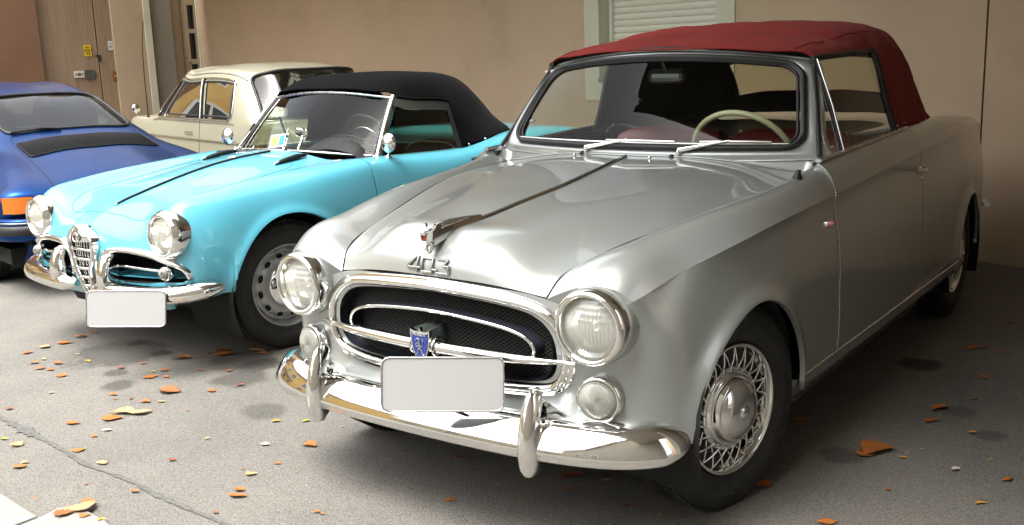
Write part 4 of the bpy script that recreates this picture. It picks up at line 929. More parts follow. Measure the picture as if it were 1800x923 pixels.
# cabin
b = MB(); b.box((0, 1.25, .55), (1.36, 1.5, .05)); b.box((0, 2.06, .75), (1.30, .06, .42)); b.box((0, .80, .86), (1.30, .18, .20), None, .05); b.box((.70, 1.2, .76), (.03, 1.0, .46)); b.box((-.70, 1.2, .76), (.03, 1.0, .46)); b.build('cabin_trim', dark_trim, pg)
for sg in (1, -1):
    G = []
    for i, (y, z, k) in enumerate([(1.52,.70,1.0), (1.56,.86,1.0), (1.585,.97,.985), (1.59,1.015,.94), (1.575,1.034,.85), (1.53,1.034,.85), (1.495,1.015,.94), (1.475,.97,.985), (1.45,.86,1.0), (1.40,.70,1.0)]):
        G.append([(sg*.29+k*.275*math.copysign(abs(c)**.8, c), y, z-(.018 if 2 <= i <= 7 else 0)*abs(c)**4) for c in np.cos(np.linspace(math.pi, 0, 21))])
    o = MB().grid(np.array(G)).build('seat', leather_red, pg)
    for k in (-.5, 0, .5): MB().tube([(sg*.29+k*.3, 1.46+.0*q, z) if True else 0 for q, z in enumerate(np.linspace(.72, .95, 6))], .004, 5).build('piping', leather_red, o)
    MB().box((sg*.29, 1.25, .69), (.54, .5, .14), None, .05).build('cushion', leather_red, o)
sc_ = np.array([.335, .925, .975]); e1 = np.array([1., 0, 0]); e2 = np.array([0, -.50, .866])
swl = MB().tube([sc_+.203*(math.cos(t)*e1+math.sin(t)*e2) for t in np.linspace(0, 2*np.pi, 64, endpoint=False)], .0115, 10, closed=True).build('steering_wheel', cream, pg)
b = MB(); n_ = np.cross(e1, e2); b.lathe([(.045,.0), (.04,.02), (.0001,.025)], sc_+n_*.03, -n_, 20)
for a in (.15, math.pi-.15, -math.pi/2): b.tube([sc_+n_*.03, sc_+.2*(math.cos(a)*e1+math.sin(a)*e2)], .007, 6)
b.build('steering_spokes', cream, swl)
mr_ = MB().box((-.02,.965,1.285), (.16,.018,.055), rotm('X', -.15), .02).build('rear_view_mirror', mat('mirror_back', (.10,.105,.10), .3, .6), pg); MB().tube([(-.02,.965,1.30), (-.02,.93,1.345)], .006, 8).build('mirror_stem', brushed, mr_)
# small fittings on the flank
for sg in (1, -1):
    b = MB(); b.lathe([(.0135,0), (.0135,.008), (.011,.014)], (sg*.783,.565,.802), (sg,0,.1), 20); q = b.build('marker_lamp', chrome, pg); MB().lathe([(.011,.014), (.010,.026), (.005,.033), (.0001,.034)], (sg*.783,.565,.802), (sg,0,.1), 20).build('marker_lens', pink_lens, q)
    b = MB(); b.tube([(sg*.80,1.645,.868), (sg*.832,1.64,.870), (sg*.838,1.585,.872), (sg*.832,1.50,.872), (sg*.826,1.49,.872)], [.010,.010,.0085,.008,.006], 10); b.box((sg*.803,1.66,.87), (.012,.075,.022), None, .005)
    dh = b.build('door_handle', chrome, pg); MB().lathe([(.008,0), (.007,.006), (.0001,.006)], (sg*.806,1.66,.828), (sg,0,0), 12).build('door_lock', chrome, dh)
MB().lathe([(.017,0), (.015,.012), (.009,.022), (.008,.032), (.0001,.033)], (.70,.52,.953), (.15,0,1), 16).build('antenna_base', rubber, pg)
# plate on a bracket in front of the bumper, turned and tipped to face the camera
TX = np.array([.8036, .5942, -.0336]); TZ = np.array([-.092, .1803, .9793]); TZ = TZ-(TZ @ TX)*TX; TZ /= np.linalg.norm(TZ)
plate_board(pg, (.170, -.72, .507), .343, .151, TX, TZ, 'blank pale grey rounded number plate')
MB().tube([(.10,-.60,.40), (.12,-.66,.45), (.14,-.69,.48)], .012, 8).build('plate_bracket', black, pg)
# ------------------------------------------------------------------ turquoise roadster
al = thing('roadster_car', 'turquoise two-seat roadster with black soft top and small upright shield grille', 'car', (-2.567, .564, 0), rad(-2.64))
AN = [
 [(0,.56,.900), (.2,.54,.894), (.40,.52,.872), (.50,.52,.868), (.595,.54,.874), (.70,.56,.862), (.745,.56,.79), (.779,.56,.62), (.776,.56,.42), (.750,.56,.27)],
 [(0,.2,.874), (.2,.2,.865), (.42,.2,.838), (.50,.2,.842), (.590,.2,.858), (.69,.2,.830), (.742,.2,.75), (.780,.2,.60), (.780,.2,.42), (.755,.2,.27)],
 [(0,-.15,.811), (.19,-.15,.801), (.43,-.17,.788), (.505,-.16,.810), (.590,-.16,.831), (.675,-.15,.792), (.727,-.15,.71), (.771,-.15,.57), (.775,-.15,.42), (.753,-.15,.27)],
 [(0,-.36,.759), (.18,-.37,.748), (.42,-.415,.746), (.500,-.39,.784), (.582,-.385,.804), (.662,-.385,.768), (.716,-.375,.68), (.749,-.36,.55), (.754,-.355,.43), (.737,-.35,.36)],
 [(0,-.495,.716), (.17,-.505,.704), (.36,-.520,.692), (.485,-.522,.732), (.575,-.532,.752), (.642,-.518,.712), (.686,-.495,.64), (.712,-.475,.54), (.716,-.458,.43), (.702,-.445,.345)],
 [(0,-.600,.662), (.16,-.590,.652), (.34,-.575,.632), (.47,-.562,.640), (.575,-.566,.65), (.643,-.548,.632), (.671,-.530,.575), (.686,-.515,.50), (.687,-.502,.42), (.668,-.492,.335)],
 [(0,-.650,.56), (.15,-.637,.552), (.32,-.615,.535), (.45,-.598,.522), (.55,-.580,.505), (.598,-.567,.49), (.618,-.558,.47), (.635,-.55,.44), (.640,-.545,.39), (.622,-.53,.33)],
 [(0,-.650,.42), (.15,-.642,.42), (.30,-.628,.415), (.42,-.613,.41), (.50,-.600,.402), (.540,-.592,.394), (.560,-.587,.384), (.578,-.58,.37), (.587,-.572,.35), (.572,-.558,.322)],
 [(0,-.590,.29), (.14,-.588,.288), (.27,-.582,.285), (.38,-.574,.282), (.46,-.566,.282), (.50,-.560,.283), (.525,-.556,.285), (.54,-.55,.289), (.552,-.545,.294), (.55,-.536,.30)]]
AS = Surf(AN)
AA = (0., .312, .362)
NB_ = 56
def alfa_front(v0i, v1i, nu, nv, u0=0., u1=None):
    us = np.linspace(u0, AS.tu[-1] if u1 is None else u1, nu)
    ext = np.interp(np.concatenate([AA[0]+AA[2]*np.sin(np.linspace(-1.55, 1.55, 40))]), [-.59,-.535,-.45,-.34,-.15,.2,.56], [AS.u(7), AS.u(6), AS.u(4), AS.u(3), AS.u(2), AS.u(1), AS.u(0)])
    us = np.unique(np.concatenate([us, ext])); V = np.zeros((len(us), nv)); t = np.linspace(0, 1, nv)
    va, vb = AS.v(v0i), AS.v(v1i); tv = np.linspace(AS.v(5), vb, 80)
    for i, u in enumerate(us):
        hi = vb
        if v1i > 8.9:
            c = AS.ev([u], tv)[0]; d = c[50,1]-AA[0]
            if abs(d) < AA[2]:
                zb = AA[1]+math.sqrt(AA[2]**2-d*d); k = np.where(c[:,2] <= zb)[0]
                if len(k): hi = min(vb, tv[max(0, k[0]-1)]+(tv[1]-tv[0])*(c[max(0,k[0]-1),2]-zb)/max(1e-6, c[max(0,k[0]-1),2]-c[k[0],2]))
        V[i] = va+(hi-va)*t
    P = AS.ev2(us, V); n = normals(P); n *= np.sign(np.sum(n*(P-np.array([0, .3, .4])), axis=2).mean())
    d = np.hypot(P[...,1]-AA[0], P[...,2]-AA[1])-AA[2]; m = (P[...,0] > .6) & (P[...,1] > -.45); P = P+n*(.012*np.exp(-(np.clip(d,0,1)/.03)**2)*m)[...,None]
    return us, P
us, P = alfa_front(0, 9, 110, 120)
front = panel('front_body', P, aqua, al, (0, .3, .4), .014, mirror=True)
# bonnet shut line: fine groove following the panel edge, set into the skin
def on_alfa(iu, jv, d=0.):
    p = AS.ev([AS.u(iu)], [AS.v(jv)])[0,0]; e_ = .01
    a = AS.ev([AS.u(iu+e_)], [AS.v(jv)])[0,0]-p; b = AS.ev([AS.u(iu)], [AS.v(jv+e_)])[0,0]-p; n = np.cross(b, a); n /= np.linalg.norm(n); n *= np.sign(n[2]+1e-9) if abs(n[2]) > .2 else np.sign(-n[1]); return p+n*d
groove = mat('shut_line', (.02,.16,.20), .7)
hl = [(.52,0), (.53,.7), (.50,1.3), (.56,1.75), (.8,1.98), (1.3,2.02), (2.0,2.02), (2.7,2.0), (3.4,1.98), (3.85,1.93), (4.12,1.7), (4.22,1.2), (4.30,.6), (4.32,0)]
hp_ = spl([(a, b_, 0) for a, b_ in hl], 150); L_ = [on_alfa(a, b_, .0003) for a, b_, _ in hp_]
MB().tube(L_, .0019, 5).mir().build('hood_shut_line', groove, al)
# headlamps in their chrome tubs
rp = [(.106,-.09), (.112,-.06), (.115,-.04), (.116,-.02), (.112,-.012), (.107,-.004), (.100,.010), (.092,.014), (.086,.010), (.084,-.003)]
for s in (1, -1):
    h = headlamp(al, (s*.571,-.590,.640), (s*.03,-1,.02), .11, rp, .0845, .02)
    b = MB(); b.lathe([(.009,0), (.007,.006), (.0001,.007)], (s*(.575+.106),-.572,.632), (s,-.2,0), 12); b.build('ring_screw', black, h)
# shield grille
so_l = [(0,.658), (.030,.646), (.062,.628), (.095,.604), (.110,.578), (.108,.555), (.070,.44), (.030,.335), (.014,.312), (0,.308)]
sl_ = so_l+[(-x, z) for x, z in so_l[-2:0:-1]]
def ny(x, z): return -.672+.10*abs(x)+ (.03*max(0, (.45-z))/.15)
gp = spl([(x, 0, z) for x, z in sl_], 120, closed=True); gp = np.array([[p[0], ny(p[0], p[2]), p[2]] for p in gp])
gr2 = MB().sweep([(.004,.03), (.006,-.012), (.003,-.020), (-.005,-.021), (-.010,-.016), (-.012,.0), (-.013,.03)], gp, closed=True, up=(0,1,0)).build('shield_grille', chrome, al)
b = MB(); V = [p+np.array([0,.035,0]) for p in gp]+[np.array([0,-.62,.5])]; b.add(V, [(i, (i+1) % 120, 120) for i in range(120)], False); b.build('grille_back', dark, gr2)
hx = lambda z: float(np.interp(z, [.31,.335,.44,.555,.60,.65], [.01,.026,.066,.104,.096,.0]))
for z in (.545,.498,.452,.407,.362): MB().tube([(x, ny(x, z)-.006-.012*(1-(x/max(hx(z),.01))**2), z-.006*(x/.1)**2) for x in np.linspace(-hx(z), hx(z), 9)], .0075, 8, sx=.8).build('grille_bar', chrome, gr2)
for k in range(-4, 5):
    x = k*.021; zt = .585 if abs(x) < .03 else .575; zb_ = max(.335, .335+abs(x)*2.7)
    if zb_ < zt-.02: MB().tube([(x, ny(x, z)+.004, z) for z in (zb_, (zb_+zt)/2, zt)], .0026, 6).build('grille_upright', chrome, gr2)
b = MB(); pts = [(0,.655), (.030,.643), (.062,.624), (.092,.600), (.060,.588), (.03,.575), (0,.570)]; G = []
for k in np.linspace(-1, 1, 15):
    G.append([(k*hx_, -.688+.05*abs(k)*.6+(.01 if z > .63 else 0), z-.010*abs(k)*0) for hx_, z in ((.012,.656), (.045,.640), (.080,.612), (.100,.590), (.070,.578))])
b.grid(np.array(G)); b.build('grille_crown', chrome, gr2)
em = MB().lathe([(.024,0), (.024,.006), (.019,.008), (.018,.004), (.0001,.004)], (0,-.692,.602), (0,-1,.15), 28).build('badge', chrome, gr2)
b = MB(); b.box((-.008,-.699,.602), (.004,.002,.024)); b.box((-.008,-.699,.604), (.012,.002,.004)); b.build('badge_cross', red_enamel, em)
MB().tube([(.006,-.699,.592), (.010,-.699,.598), (.006,-.699,.604), (.010,-.699,.610), (.007,-.699,.614)], .0018, 6).build('badge_serpent', mat('green_enamel', (.02,.2,.1), .3), em)
# side air intakes: chrome brow, dark tunnel, bar, side lamp
def fy(x): return float(interp1([abs(x)], [0,.15,.32,.45,.55,.61,.66,.70], [-.650,-.640,-.617,-.602,-.585,-.568,-.538,-.50])[0])
brow = [(.138,.405), (.133,.455), (.150,.515), (.20,.547), (.28,.556), (.40,.554), (.52,.540), (.61,.514), (.660,.480), (.672,.445)]
bot = [(.672,.445), (.60,.425), (.45,.412), (.30,.405), (.138,.405)]
ol = np.array(spl([(x, 0, z) for x, z in brow], 60)[:, [0, 2]].tolist()+bot[1:-1])
def inpoly(x, z, Q):
    r = False; n = len(Q)
    for i in range(n):
        (x1, z1), (x2, z2) = Q[i], Q[(i+1) % n]
        if (z1 > z) != (z2 > z) and x < (x2-x1)*(z-z1)/(z2-z1)+x1: r = not r
    return r
for o in front:
    bm = bmesh.new(); bm.from_mesh(o.data)
    dl = [f for f in bm.faces if f.calc_center_median().y < -.45 and inpoly(abs(f.calc_center_median().x), f.calc_center_median().z, ol) or (f.calc_center_median().y < -.44 and math.hypot(abs(f.calc_center_median().x)-.575, f.calc_center_median().z-.64) < .098) or (f.calc_center_median().y < -.55 and inpoly(f.calc_center_median().x, f.calc_center_median().z, [(x_*.9, .5+(z_-.5)*.93) for x_, z_ in sl_]))]
    bmesh.ops.delete(bm, geom=dl, context='FACES'); snap_rim(bm, spl([(a_, 0, b__) for a_, b__ in ol], 240)[:, [0, 2]], lambda v: v.co.y < -.45 and .39 < v.co.z < .57 and abs(v.co.x) < .70); bm.to_mesh(o.data); bm.free()
bl = spl([(x, fy(x)-.004, z) for x, z in brow], 70)
b = MB().sweep([(.014,.0), (.013,.012), (.006,.021), (-.003,.022), (-.011,.014), (-.013,.002), (-.014,-.04)], bl, up=(0,-1,0), scale=[.55+.45*min(1, min(i, 69-i)/14) for i in range(70)])
bq = [np.array([x, fy(x), z]) for x, z in ol]
tn = MB(); tn.grid(np.array([bq, [p+np.array([0,.17,0]) for p in bq]]), cv=True); tn.add([p+np.array([0,.17,0]) for p in bq], [tuple(range(len(bq)))], False)
fl = MB(); fl.grid(np.array([[(x, fy(x)+.004, .425+.018*(x/.6)**2) for x in np.linspace(.16,.655,16)], [(x, fy(x)+.16, .437+.012*(x/.6)**2) for x in np.linspace(.16,.655,16)]]))
br_ = MB().tube([(x, fy(x)-.002+.01, .476-.01*(x-.3)) for x in np.linspace(.19,.55,10)], .0085, 8, sx=1.3)
for mirror in (0, 1):
    k = (lambda q: q.mirrored()) if mirror else (lambda q: q)
    ai = k(b).build('air_intake', chrome, al); k(tn).build('tunnel', dark, ai); k(fl).build('intake_floor', aqua, ai); k(br_).build('intake_bar', chrome, ai)
    s = -1 if mirror else 1; ribbed_lamp(al, (s*.575,-.588,.468), (s*.12,-1,0), .030, 'side_lamp')
    # over-rider standing at the inner end of the bumper
    G = []
    for z, w2, d0, d1 in [(.372,.004,-.66,-.70), (.376,.036,-.62,-.725), (.42,.037,-.62,-.725), (.46,.036,-.62,-.722), (.50,.033,-.62,-.71), (.525,.027,-.625,-.69), (.537,.015,-.63,-.67), (.540,.001,-.645,-.655)]:
        G.append([(s*(.215+.002)+w2*np.sign(math.sin(t))*abs(math.sin(t))**.7, (d0+d1)/2+(d1-d0)/2*np.sign(math.cos(t))*abs(math.cos(t))**.7, z) for t in np.linspace(0, 2*np.pi, 28, endpoint=False)])
    pth = spl([(.085,-.672,.366), (.16,-.690,.366), (.30,-.692,.368), (.46,-.680,.372), (.58,-.652,.376), (.665,-.605,.382), (.725,-.54,.390), (.757,-.47,.398), (.764,-.425,.402)], 60)
    fb = k(MB().sweep([(-.045,.036), (-.015,.041), (.010,.034), (.026,.017), (.032,-.004), (.028,-.025), (.012,-.039), (-.01,-.043), (-.04,-.038)], pth, scale=[min(1, .45+.55*min(1, i/6))*min(1, .35+.65*min(1, (59-i)/6)**.7) for i in range(60)])).build('front_bumper', chrome, al)
    MB().grid(np.array(G), cv=True).build('overrider', chrome, fb)
# flank, doors and tail
TAIL = [
 [(.600,.565,.874), (.70,.57,.862), (.746,.57,.79), (.779,.57,.62), (.776,.57,.42), (.750,.57,.27)],
 [(.640,1.0,.866), (.715,1.0,.842), (.757,1.0,.78), (.785,1.0,.62), (.780,1.0,.42), (.755,1.0,.27)],
 [(.652,1.36,.864), (.720,1.36,.842), (.760,1.36,.79), (.787,1.36,.63), (.782,1.36,.42), (.757,1.36,.27)],
 [(.652,1.62,.888), (.720,1.62,.868), (.763,1.62,.80), (.790,1.62,.64), (.785,1.62,.42), (.760,1.62,.27)],
 [(.635,1.9,.920), (.712,1.9,.893), (.762,1.9,.82), (.792,1.9,.65), (.787,1.9,.42), (.762,1.9,.27)],
 [(.615,2.25,.918), (.695,2.25,.888), (.748,2.25,.81), (.782,2.25,.64), (.778,2.25,.42), (.755,2.25,.28)],
 [(.555,2.8,.840), (.625,2.8,.81), (.672,2.8,.74), (.705,2.8,.60), (.705,2.8,.42), (.685,2.8,.30)],
 [(.42,3.12,.740), (.475,3.12,.72), (.510,3.12,.67), (.535,3.11,.57), (.54,3.10,.44), (.52,3.09,.34)],
 [(.05,3.24,.70), (.05,3.25,.68), (.05,3.25,.64), (.05,3.25,.56), (.05,3.24,.45), (.05,3.22,.36)]]
TS = Surf(TAIL)
ydoor = TS.u(2.18)
for nm, a, c, nu in (('door', TS.u(0)+.002, ydoor-.002, 24), ('rear_body', ydoor+.002, TS.tu[-1], 60)): panel(nm, TS.ev(np.linspace(a, c, nu), np.linspace(0, TS.tv[-1], 40)), aqua, al, (0, 1.6, .4), .014, mirror=True)
DKA = [[(0,1.55,.86), (.3,1.55,.865), (.5,1.55,.875), (.650,1.62,.887)], [(0,1.9,.905), (.3,1.9,.91), (.5,1.9,.915), (.634,1.9,.920)], [(0,2.25,.925), (.3,2.25,.922), (.5,2.25,.918), (.614,2.25,.918)], [(0,2.8,.865), (.28,2.8,.86), (.45,2.8,.85), (.554,2.8,.840)], [(0,3.14,.765), (.2,3.14,.76), (.33,3.13,.75), (.42,3.12,.740)], [(0,3.25,.71), (.02,3.25,.708), (.035,3.245,.705), (.05,3.24,.70)]]
DA = Surf(mirror_grid(DKA)); panel('trunk_deck', DA.ev(np.linspace(0, DA.tu[-1], 36), np.linspace(0, DA.tv[-1], 50)), aqua, al, (0, 2.3, .4), .01)
b = MB(); b.box((0, 1.5, .27), (1.36, 2.4, .06)); b.box((0, -.05, .46), (.9, .8, .3)); b.box((0, 2.6, .5), (.9, .8, .4)); b.build('underbody', dark, al)
for yc in (0., 2.25):
    b = MB(); a = np.linspace(-.5, math.pi+.5, 24); r_w = AA[2]+.012
    b.grid(np.array([[(x, yc+r_w*math.cos(t), .312+r_w*math.sin(t)) for t in a] for x in (.4, .755)])); V = [(.42, yc+r_w*math.cos(t), .312+r_w*math.sin(t)) for t in a]; b.add(V, [tuple(range(len(V)))], False)
    if yc == 0: b.build('wheel_well', dark, al); b.mirrored().build('wheel_well', dark, al)
for x, y, s in ((.640, 0, 1), (-.640, 0, -1), (.63, 2.25, 1), (-.63, 2.25, -1)): add_wheel(al, (x, y, .315), rad(AWHEEL) if y < 1 else 0, s, disc_wheel)
# scuttle, centre strip, vents
L_ = [on_alfa(np.interp(y, [-.495,-.36,-.15,.2,.56], [4,3,2,1,0]), 0, .004) for y in np.linspace(-.468, .49, 40)]
MB().sweep([(-.008,-.006), (-.007,.003), (0,.006), (.007,.003), (.008,-.006)], L_).build('hood_strip', black, al)
MB().box(on_alfa(3.82, 0, .005), (.02,.012,.01), rotm('X', .3), .003).build('strip_tip', chrome, al)
for s in (1, -1):
    a = on_alfa(.80, 1.52, .006); c = on_alfa(.12, 1.50, .012); a[0] *= s; c[0] *= s
    MB().tube([a, a*.7+c*.3+np.array([0,0,.004]), a*.3+c*.7+np.array([0,0,.006]), c], [.005,.013,.014,.008], 10, sx=1.5).build('cowl_vent', black, al); MB().tube([a+np.array([0,-.006,.002]), a*.9+c*.1+np.array([0,0,.005])], [.006,.008], 8, sx=1.3).build('vent_tip', chrome, al)
    # number of fittings on the flank
    b = MB(); p = on_alfa(.02, 4.6, 0); p = np.array([s*.672, .755, .864]); b.lathe([(.018,0), (.015,.008), (.007,.014), (.0065,.02)], p, (0,0,1), 16)
    hd = p+np.array([s*.032, -.03, .082]); b.tube([p+np.array([0,0,.015]), p+np.array([s*.004,0,.045]), hd+np.array([0,.012,-.03]), hd+np.array([0,.015,0])], .0055, 8); b.lathe([(.0001,.028), (.02,.026), (.040,.014), (.052,.002), (.0535,-.004), (.050,-.006)], hd, (0,-1,.1) if s > 0 else (0,-1,.1), 36)
    dm_ = b.build('door_mirror', chrome, al)
    b = MB().tube([(s*.774,1.32,.800), (s*.805,1.33,.806), (s*.81,1.39,.803), (s*.80,1.46,.792)][::-1], [.006,.008,.010,.010], 10); b.lathe([(.019,-.01), (.019,.006), (.012,.014), (.0001,.015)], (s*.775,1.43,.792), (s,0,.2), 20)
    b.build('door_handle', black if s > 0 else chrome, al)
# windscreen
def wsa(s, h, d=0.):
    b_ = np.array([.600*s, .625+.115*s*s, .888-.022*s*s]); t_ = np.array([.506*s, .912+.06*s*s, 1.203-.036*s*s]); p = b_+(t_-b_)*h; n_ = np.array([.25*s,-.74,.62]); n_ /= np.linalg.norm(n_); return p+n_*(d+.008*4*h*(1-h))
wa = MB().tube([wsa(s, 0, .0) for s in np.linspace(-1, 1, 40)], .0095, 10, sx=.8).build('windscreen_frame', chrome, al)
MB().tube([wsa(s, 1, .0) for s in np.linspace(-1, 1, 40)], .008, 10, sx=.8).build('frame_top', brushed, wa)
for s in (1, -1):
    b = MB(); b.sweep([(-.008,-.022), (.008,-.026), (.014,0), (.008,.022), (-.008,.020)], [wsa(s*1.0, h, 0)+np.array([s*.004,.006,0]) for h in np.linspace(-.02, 1.02, 10)], up=(0,-.7,.7)); b.build('frame_post', brushed, wa)
    p = wsa(s*.99, -.03, .004); MB().box(p+np.array([s*.01,.01,-.004]), (.05,.06,.03), rotm('Z', s*.3), .008).build('post_foot', chrome, wa)
    MB().tube([wsa(s*.965, h, -.002) for h in np.linspace(.03,.97,8)], .006, 6).build('post_rubber', rubber, wa)
MB().grid(np.array([[wsa(s, h, -.002) for s in np.linspace(-.985,.985,40)] for h in np.linspace(.01,.99,14)])).build('windscreen_glass', glass, wa)
# wiper parked half-way up, mirror, dash, wheel, card
p = wsa(-.02, -.02, .02); q = wsa(-.12, .32, .03); b = MB(); b.lathe([(.013,-.02), (.013,.01), (.008,.016), (.0001,.018)], p, (0,-.7,.7), 14); b.tube([p+np.array([0,-.01,.008]), (p+q)/2+np.array([0,-.01,.006]), q], [.008,.005,.003], 8, sx=.6); wp = b.build('wiper', chrome, al)
MB().tube([wsa(-.42+.34*t, .52-.33*t, .022) for t in np.linspace(0,1,8)], .006, 6).build('wiper_blade', black, wp)
p = wsa(-.97, -.02, .012); q = wsa(-.93,.30,.02); b = MB(); b.lathe([(.013,-.02), (.013,.01), (.0001,.016)], p, (0,-.7,.7), 14); b.tube([p+np.array([0,-.01,.008]), q], [.008,.005], 8); wp = b.build('wiper', chrome, al); MB().tube([wsa(-.955+.0*t, .12+.33*t, .022) for t in np.linspace(0,1,6)], .006, 6).build('wiper_blade', black, wp)
mi = MB().box((-.135,.84,.975), (.11,.018,.055), rotm('Y', .06), .014).build('rear_view_mirror', chrome, al); MB().tube([(-.11,.78,.87), (-.11,.81,.92), (-.13,.845,.965)], [.012,.009,.006], 8).build('mirror_stem', chrome, mi)
b = MB(); G = []
for i, y in enumerate(np.linspace(.66,.90,9)):
    G.append([(x, y, .862+.022*math.sin(min(1, i/5)*1.57)+(.085*max(0, 1-((x-.29)/.235)**2)**.6*math.sin(math.pi*min(1, .12+i/8.5))**.7 if abs(x-.29) < .235 else 0)) for x in np.linspace(-.58,.58,61)])
G.append([(x, .905, .70) for x in np.linspace(-.58,.58,61)])
b.grid(np.array(G)); dsh = b.build('dashboard', black, al)
MB().tube([(x, .795, .884+.087*max(0, 1-((x-.29)/.235)**2)**.6) for x in np.linspace(.057,.523,30)], .003, 6).build('binnacle_trim', rubber, dsh)
sc2 = np.array([.27,1.02,.90]); e2 = np.array([0,-.42,.907]); sw2 = MB().tube([sc2+.190*(math.cos(t)*e1+math.sin(t)*e2) for t in np.linspace(0, 2*np.pi, 64, endpoint=False)], .0095, 10, closed=True).build('steering_wheel', black, al)
MB().tube([sc2+.125*(math.cos(t)*e1+math.sin(t)*e2)+np.array([0,-.02,-.01]) for t in np.linspace(.2, math.pi-.2, 30)], .004, 8).build('horn_ring', chrome, sw2)
b = MB()
for a in (.1, math.pi-.1, -math.pi/2): b.tube([sc2+np.array([0,-.03,-.015]), sc2+.187*(math.cos(a)*e1+math.sin(a)*e2)], .006, 6)
b.build('steering_spokes', chrome, sw2)
b = MB(); b.box((0,1.2,.42), (1.3,1.3,.05)); b.box((0,1.72,.62), (1.28,.05,.46)); b.box((.69,1.0,.66), (.03,.85,.34)); b.box((-.69,1.0,.66), (.03,.85,.34)); b.build('cabin_trim', dark_trim, al)
for sg in (1, -1):
    G = []
    for i, (y, z, k) in enumerate([(1.50,.55,1.0), (1.55,.75,1.0), (1.575,.84,.97), (1.575,.875,.90), (1.55,.89,.8), (1.51,.888,.8), (1.48,.875,.90), (1.455,.84,.97), (1.42,.75,1.0), (1.36,.55,1.0)]): G.append([(sg*.31+k*.235*math.copysign(abs(c)**.7, c), y, z-.05*abs(c)**3*(1 if i > 1 and i < 8 else 0)) for c in np.cos(np.linspace(math.pi, 0, 19))])
    o = MB().grid(np.array(G)).build('seat', black, al)
    MB().tube([(p[0], p[1]-.006, p[2]+.002) for p in G[6]], .0045, 6).build('piping', mat('pale_piping', (.35,.34,.3), .5), o)
# soft top
AT = [
 [(0,.905,1.222), (.28,.915,1.218), (.44,.945,1.204), (.512,.972,1.176), (.60,.85,1.03), (.655,.735,.872)],
 [(0,1.02,1.268), (.28,1.02,1.263), (.45,1.04,1.238), (.545,1.08,1.158), (.61,1.03,1.01), (.662,.97,.868)],
 [(0,1.18,1.299), (.29,1.18,1.293), (.465,1.19,1.264), (.572,1.22,1.149), (.622,1.20,1.0), (.668,1.18,.866)],
 [(0,1.40,1.306), (.30,1.40,1.298), (.475,1.38,1.262), (.582,1.355,1.130), (.63,1.36,.99), (.670,1.365,.864)],
 [(0,1.62,1.290), (.30,1.61,1.276), (.465,1.56,1.225), (.566,1.50,1.090), (.618,1.485,.98), (.664,1.475,.868)],
 [(0,1.88,1.195), (.30,1.84,1.172), (.445,1.77,1.115), (.532,1.70,1.025), (.588,1.67,.95), (.640,1.65,.893)],
 [(0,2.07,1.050), (.30,2.02,1.030), (.43,1.93,1.0), (.512,1.85,.960), (.562,1.81,.928), (.610,1.79,.912)],
 [(0,2.24,.930), (.30,2.18,.925), (.42,2.09,.922), (.498,2.0,.922), (.545,1.95,.922), (.590,1.91,.924)]]
TA = Surf(mirror_grid(AT)); uba = TA.u(2.97)
us = np.unique(np.concatenate([np.linspace(0, TA.tu[-1], 76), [uba, TA.u(4.1), TA.u(6.05)]])); vs = np.unique(np.concatenate([np.linspace(0, TA.tv[-1], 91), [TA.v(5+k) for k in (-3., 3.)]]))
P = TA.ev(us, vs); nv = len(vs); F = []
def rwin(ui, vi): return (abs((ui-5.1)/1.0)**4+abs(vi/1.75)**4) < 1
for i in range(len(us)-1):
    for j in range(nv-1):
        vi = abs(np.interp((vs[j]+vs[j+1])/2, TA.tv, range(11))-5); ui = np.interp((us[i]+us[i+1])/2, TA.tu, range(8))
        if ui < 2.97 and vi > 3.0: continue
        if rwin(ui, vi): continue
        F.append((i*nv+j, i*nv+j+1, (i+1)*nv+j+1, (i+1)*nv+j))
st2 = mesh_obj('soft_top', P.reshape(-1, 3), F, black_cloth, al); q = st2.modifiers.new('thickness', 'SOLIDIFY'); q.thickness = .006; q.offset = 0
th = np.linspace(0, 2*np.pi, 60, endpoint=False); wl_ = []
for t in th:
    c, s = math.cos(t), math.sin(t); wl_.append(TA.ev([TA.u(5.1+1.0*np.sign(s)*abs(s)**.5)], [TA.v(5+1.75*np.sign(c)*abs(c)**.5)])[0,0])
MB().tube(wl_, .007, 6, closed=True).build('window_piping', black_cloth, st2)
MB().grid(TA.ev(np.linspace(TA.u(4.1), TA.u(6.1), 14), np.linspace(TA.v(3.25), TA.v(6.75), 30))).build('rear_window', clear_vinyl, st2)
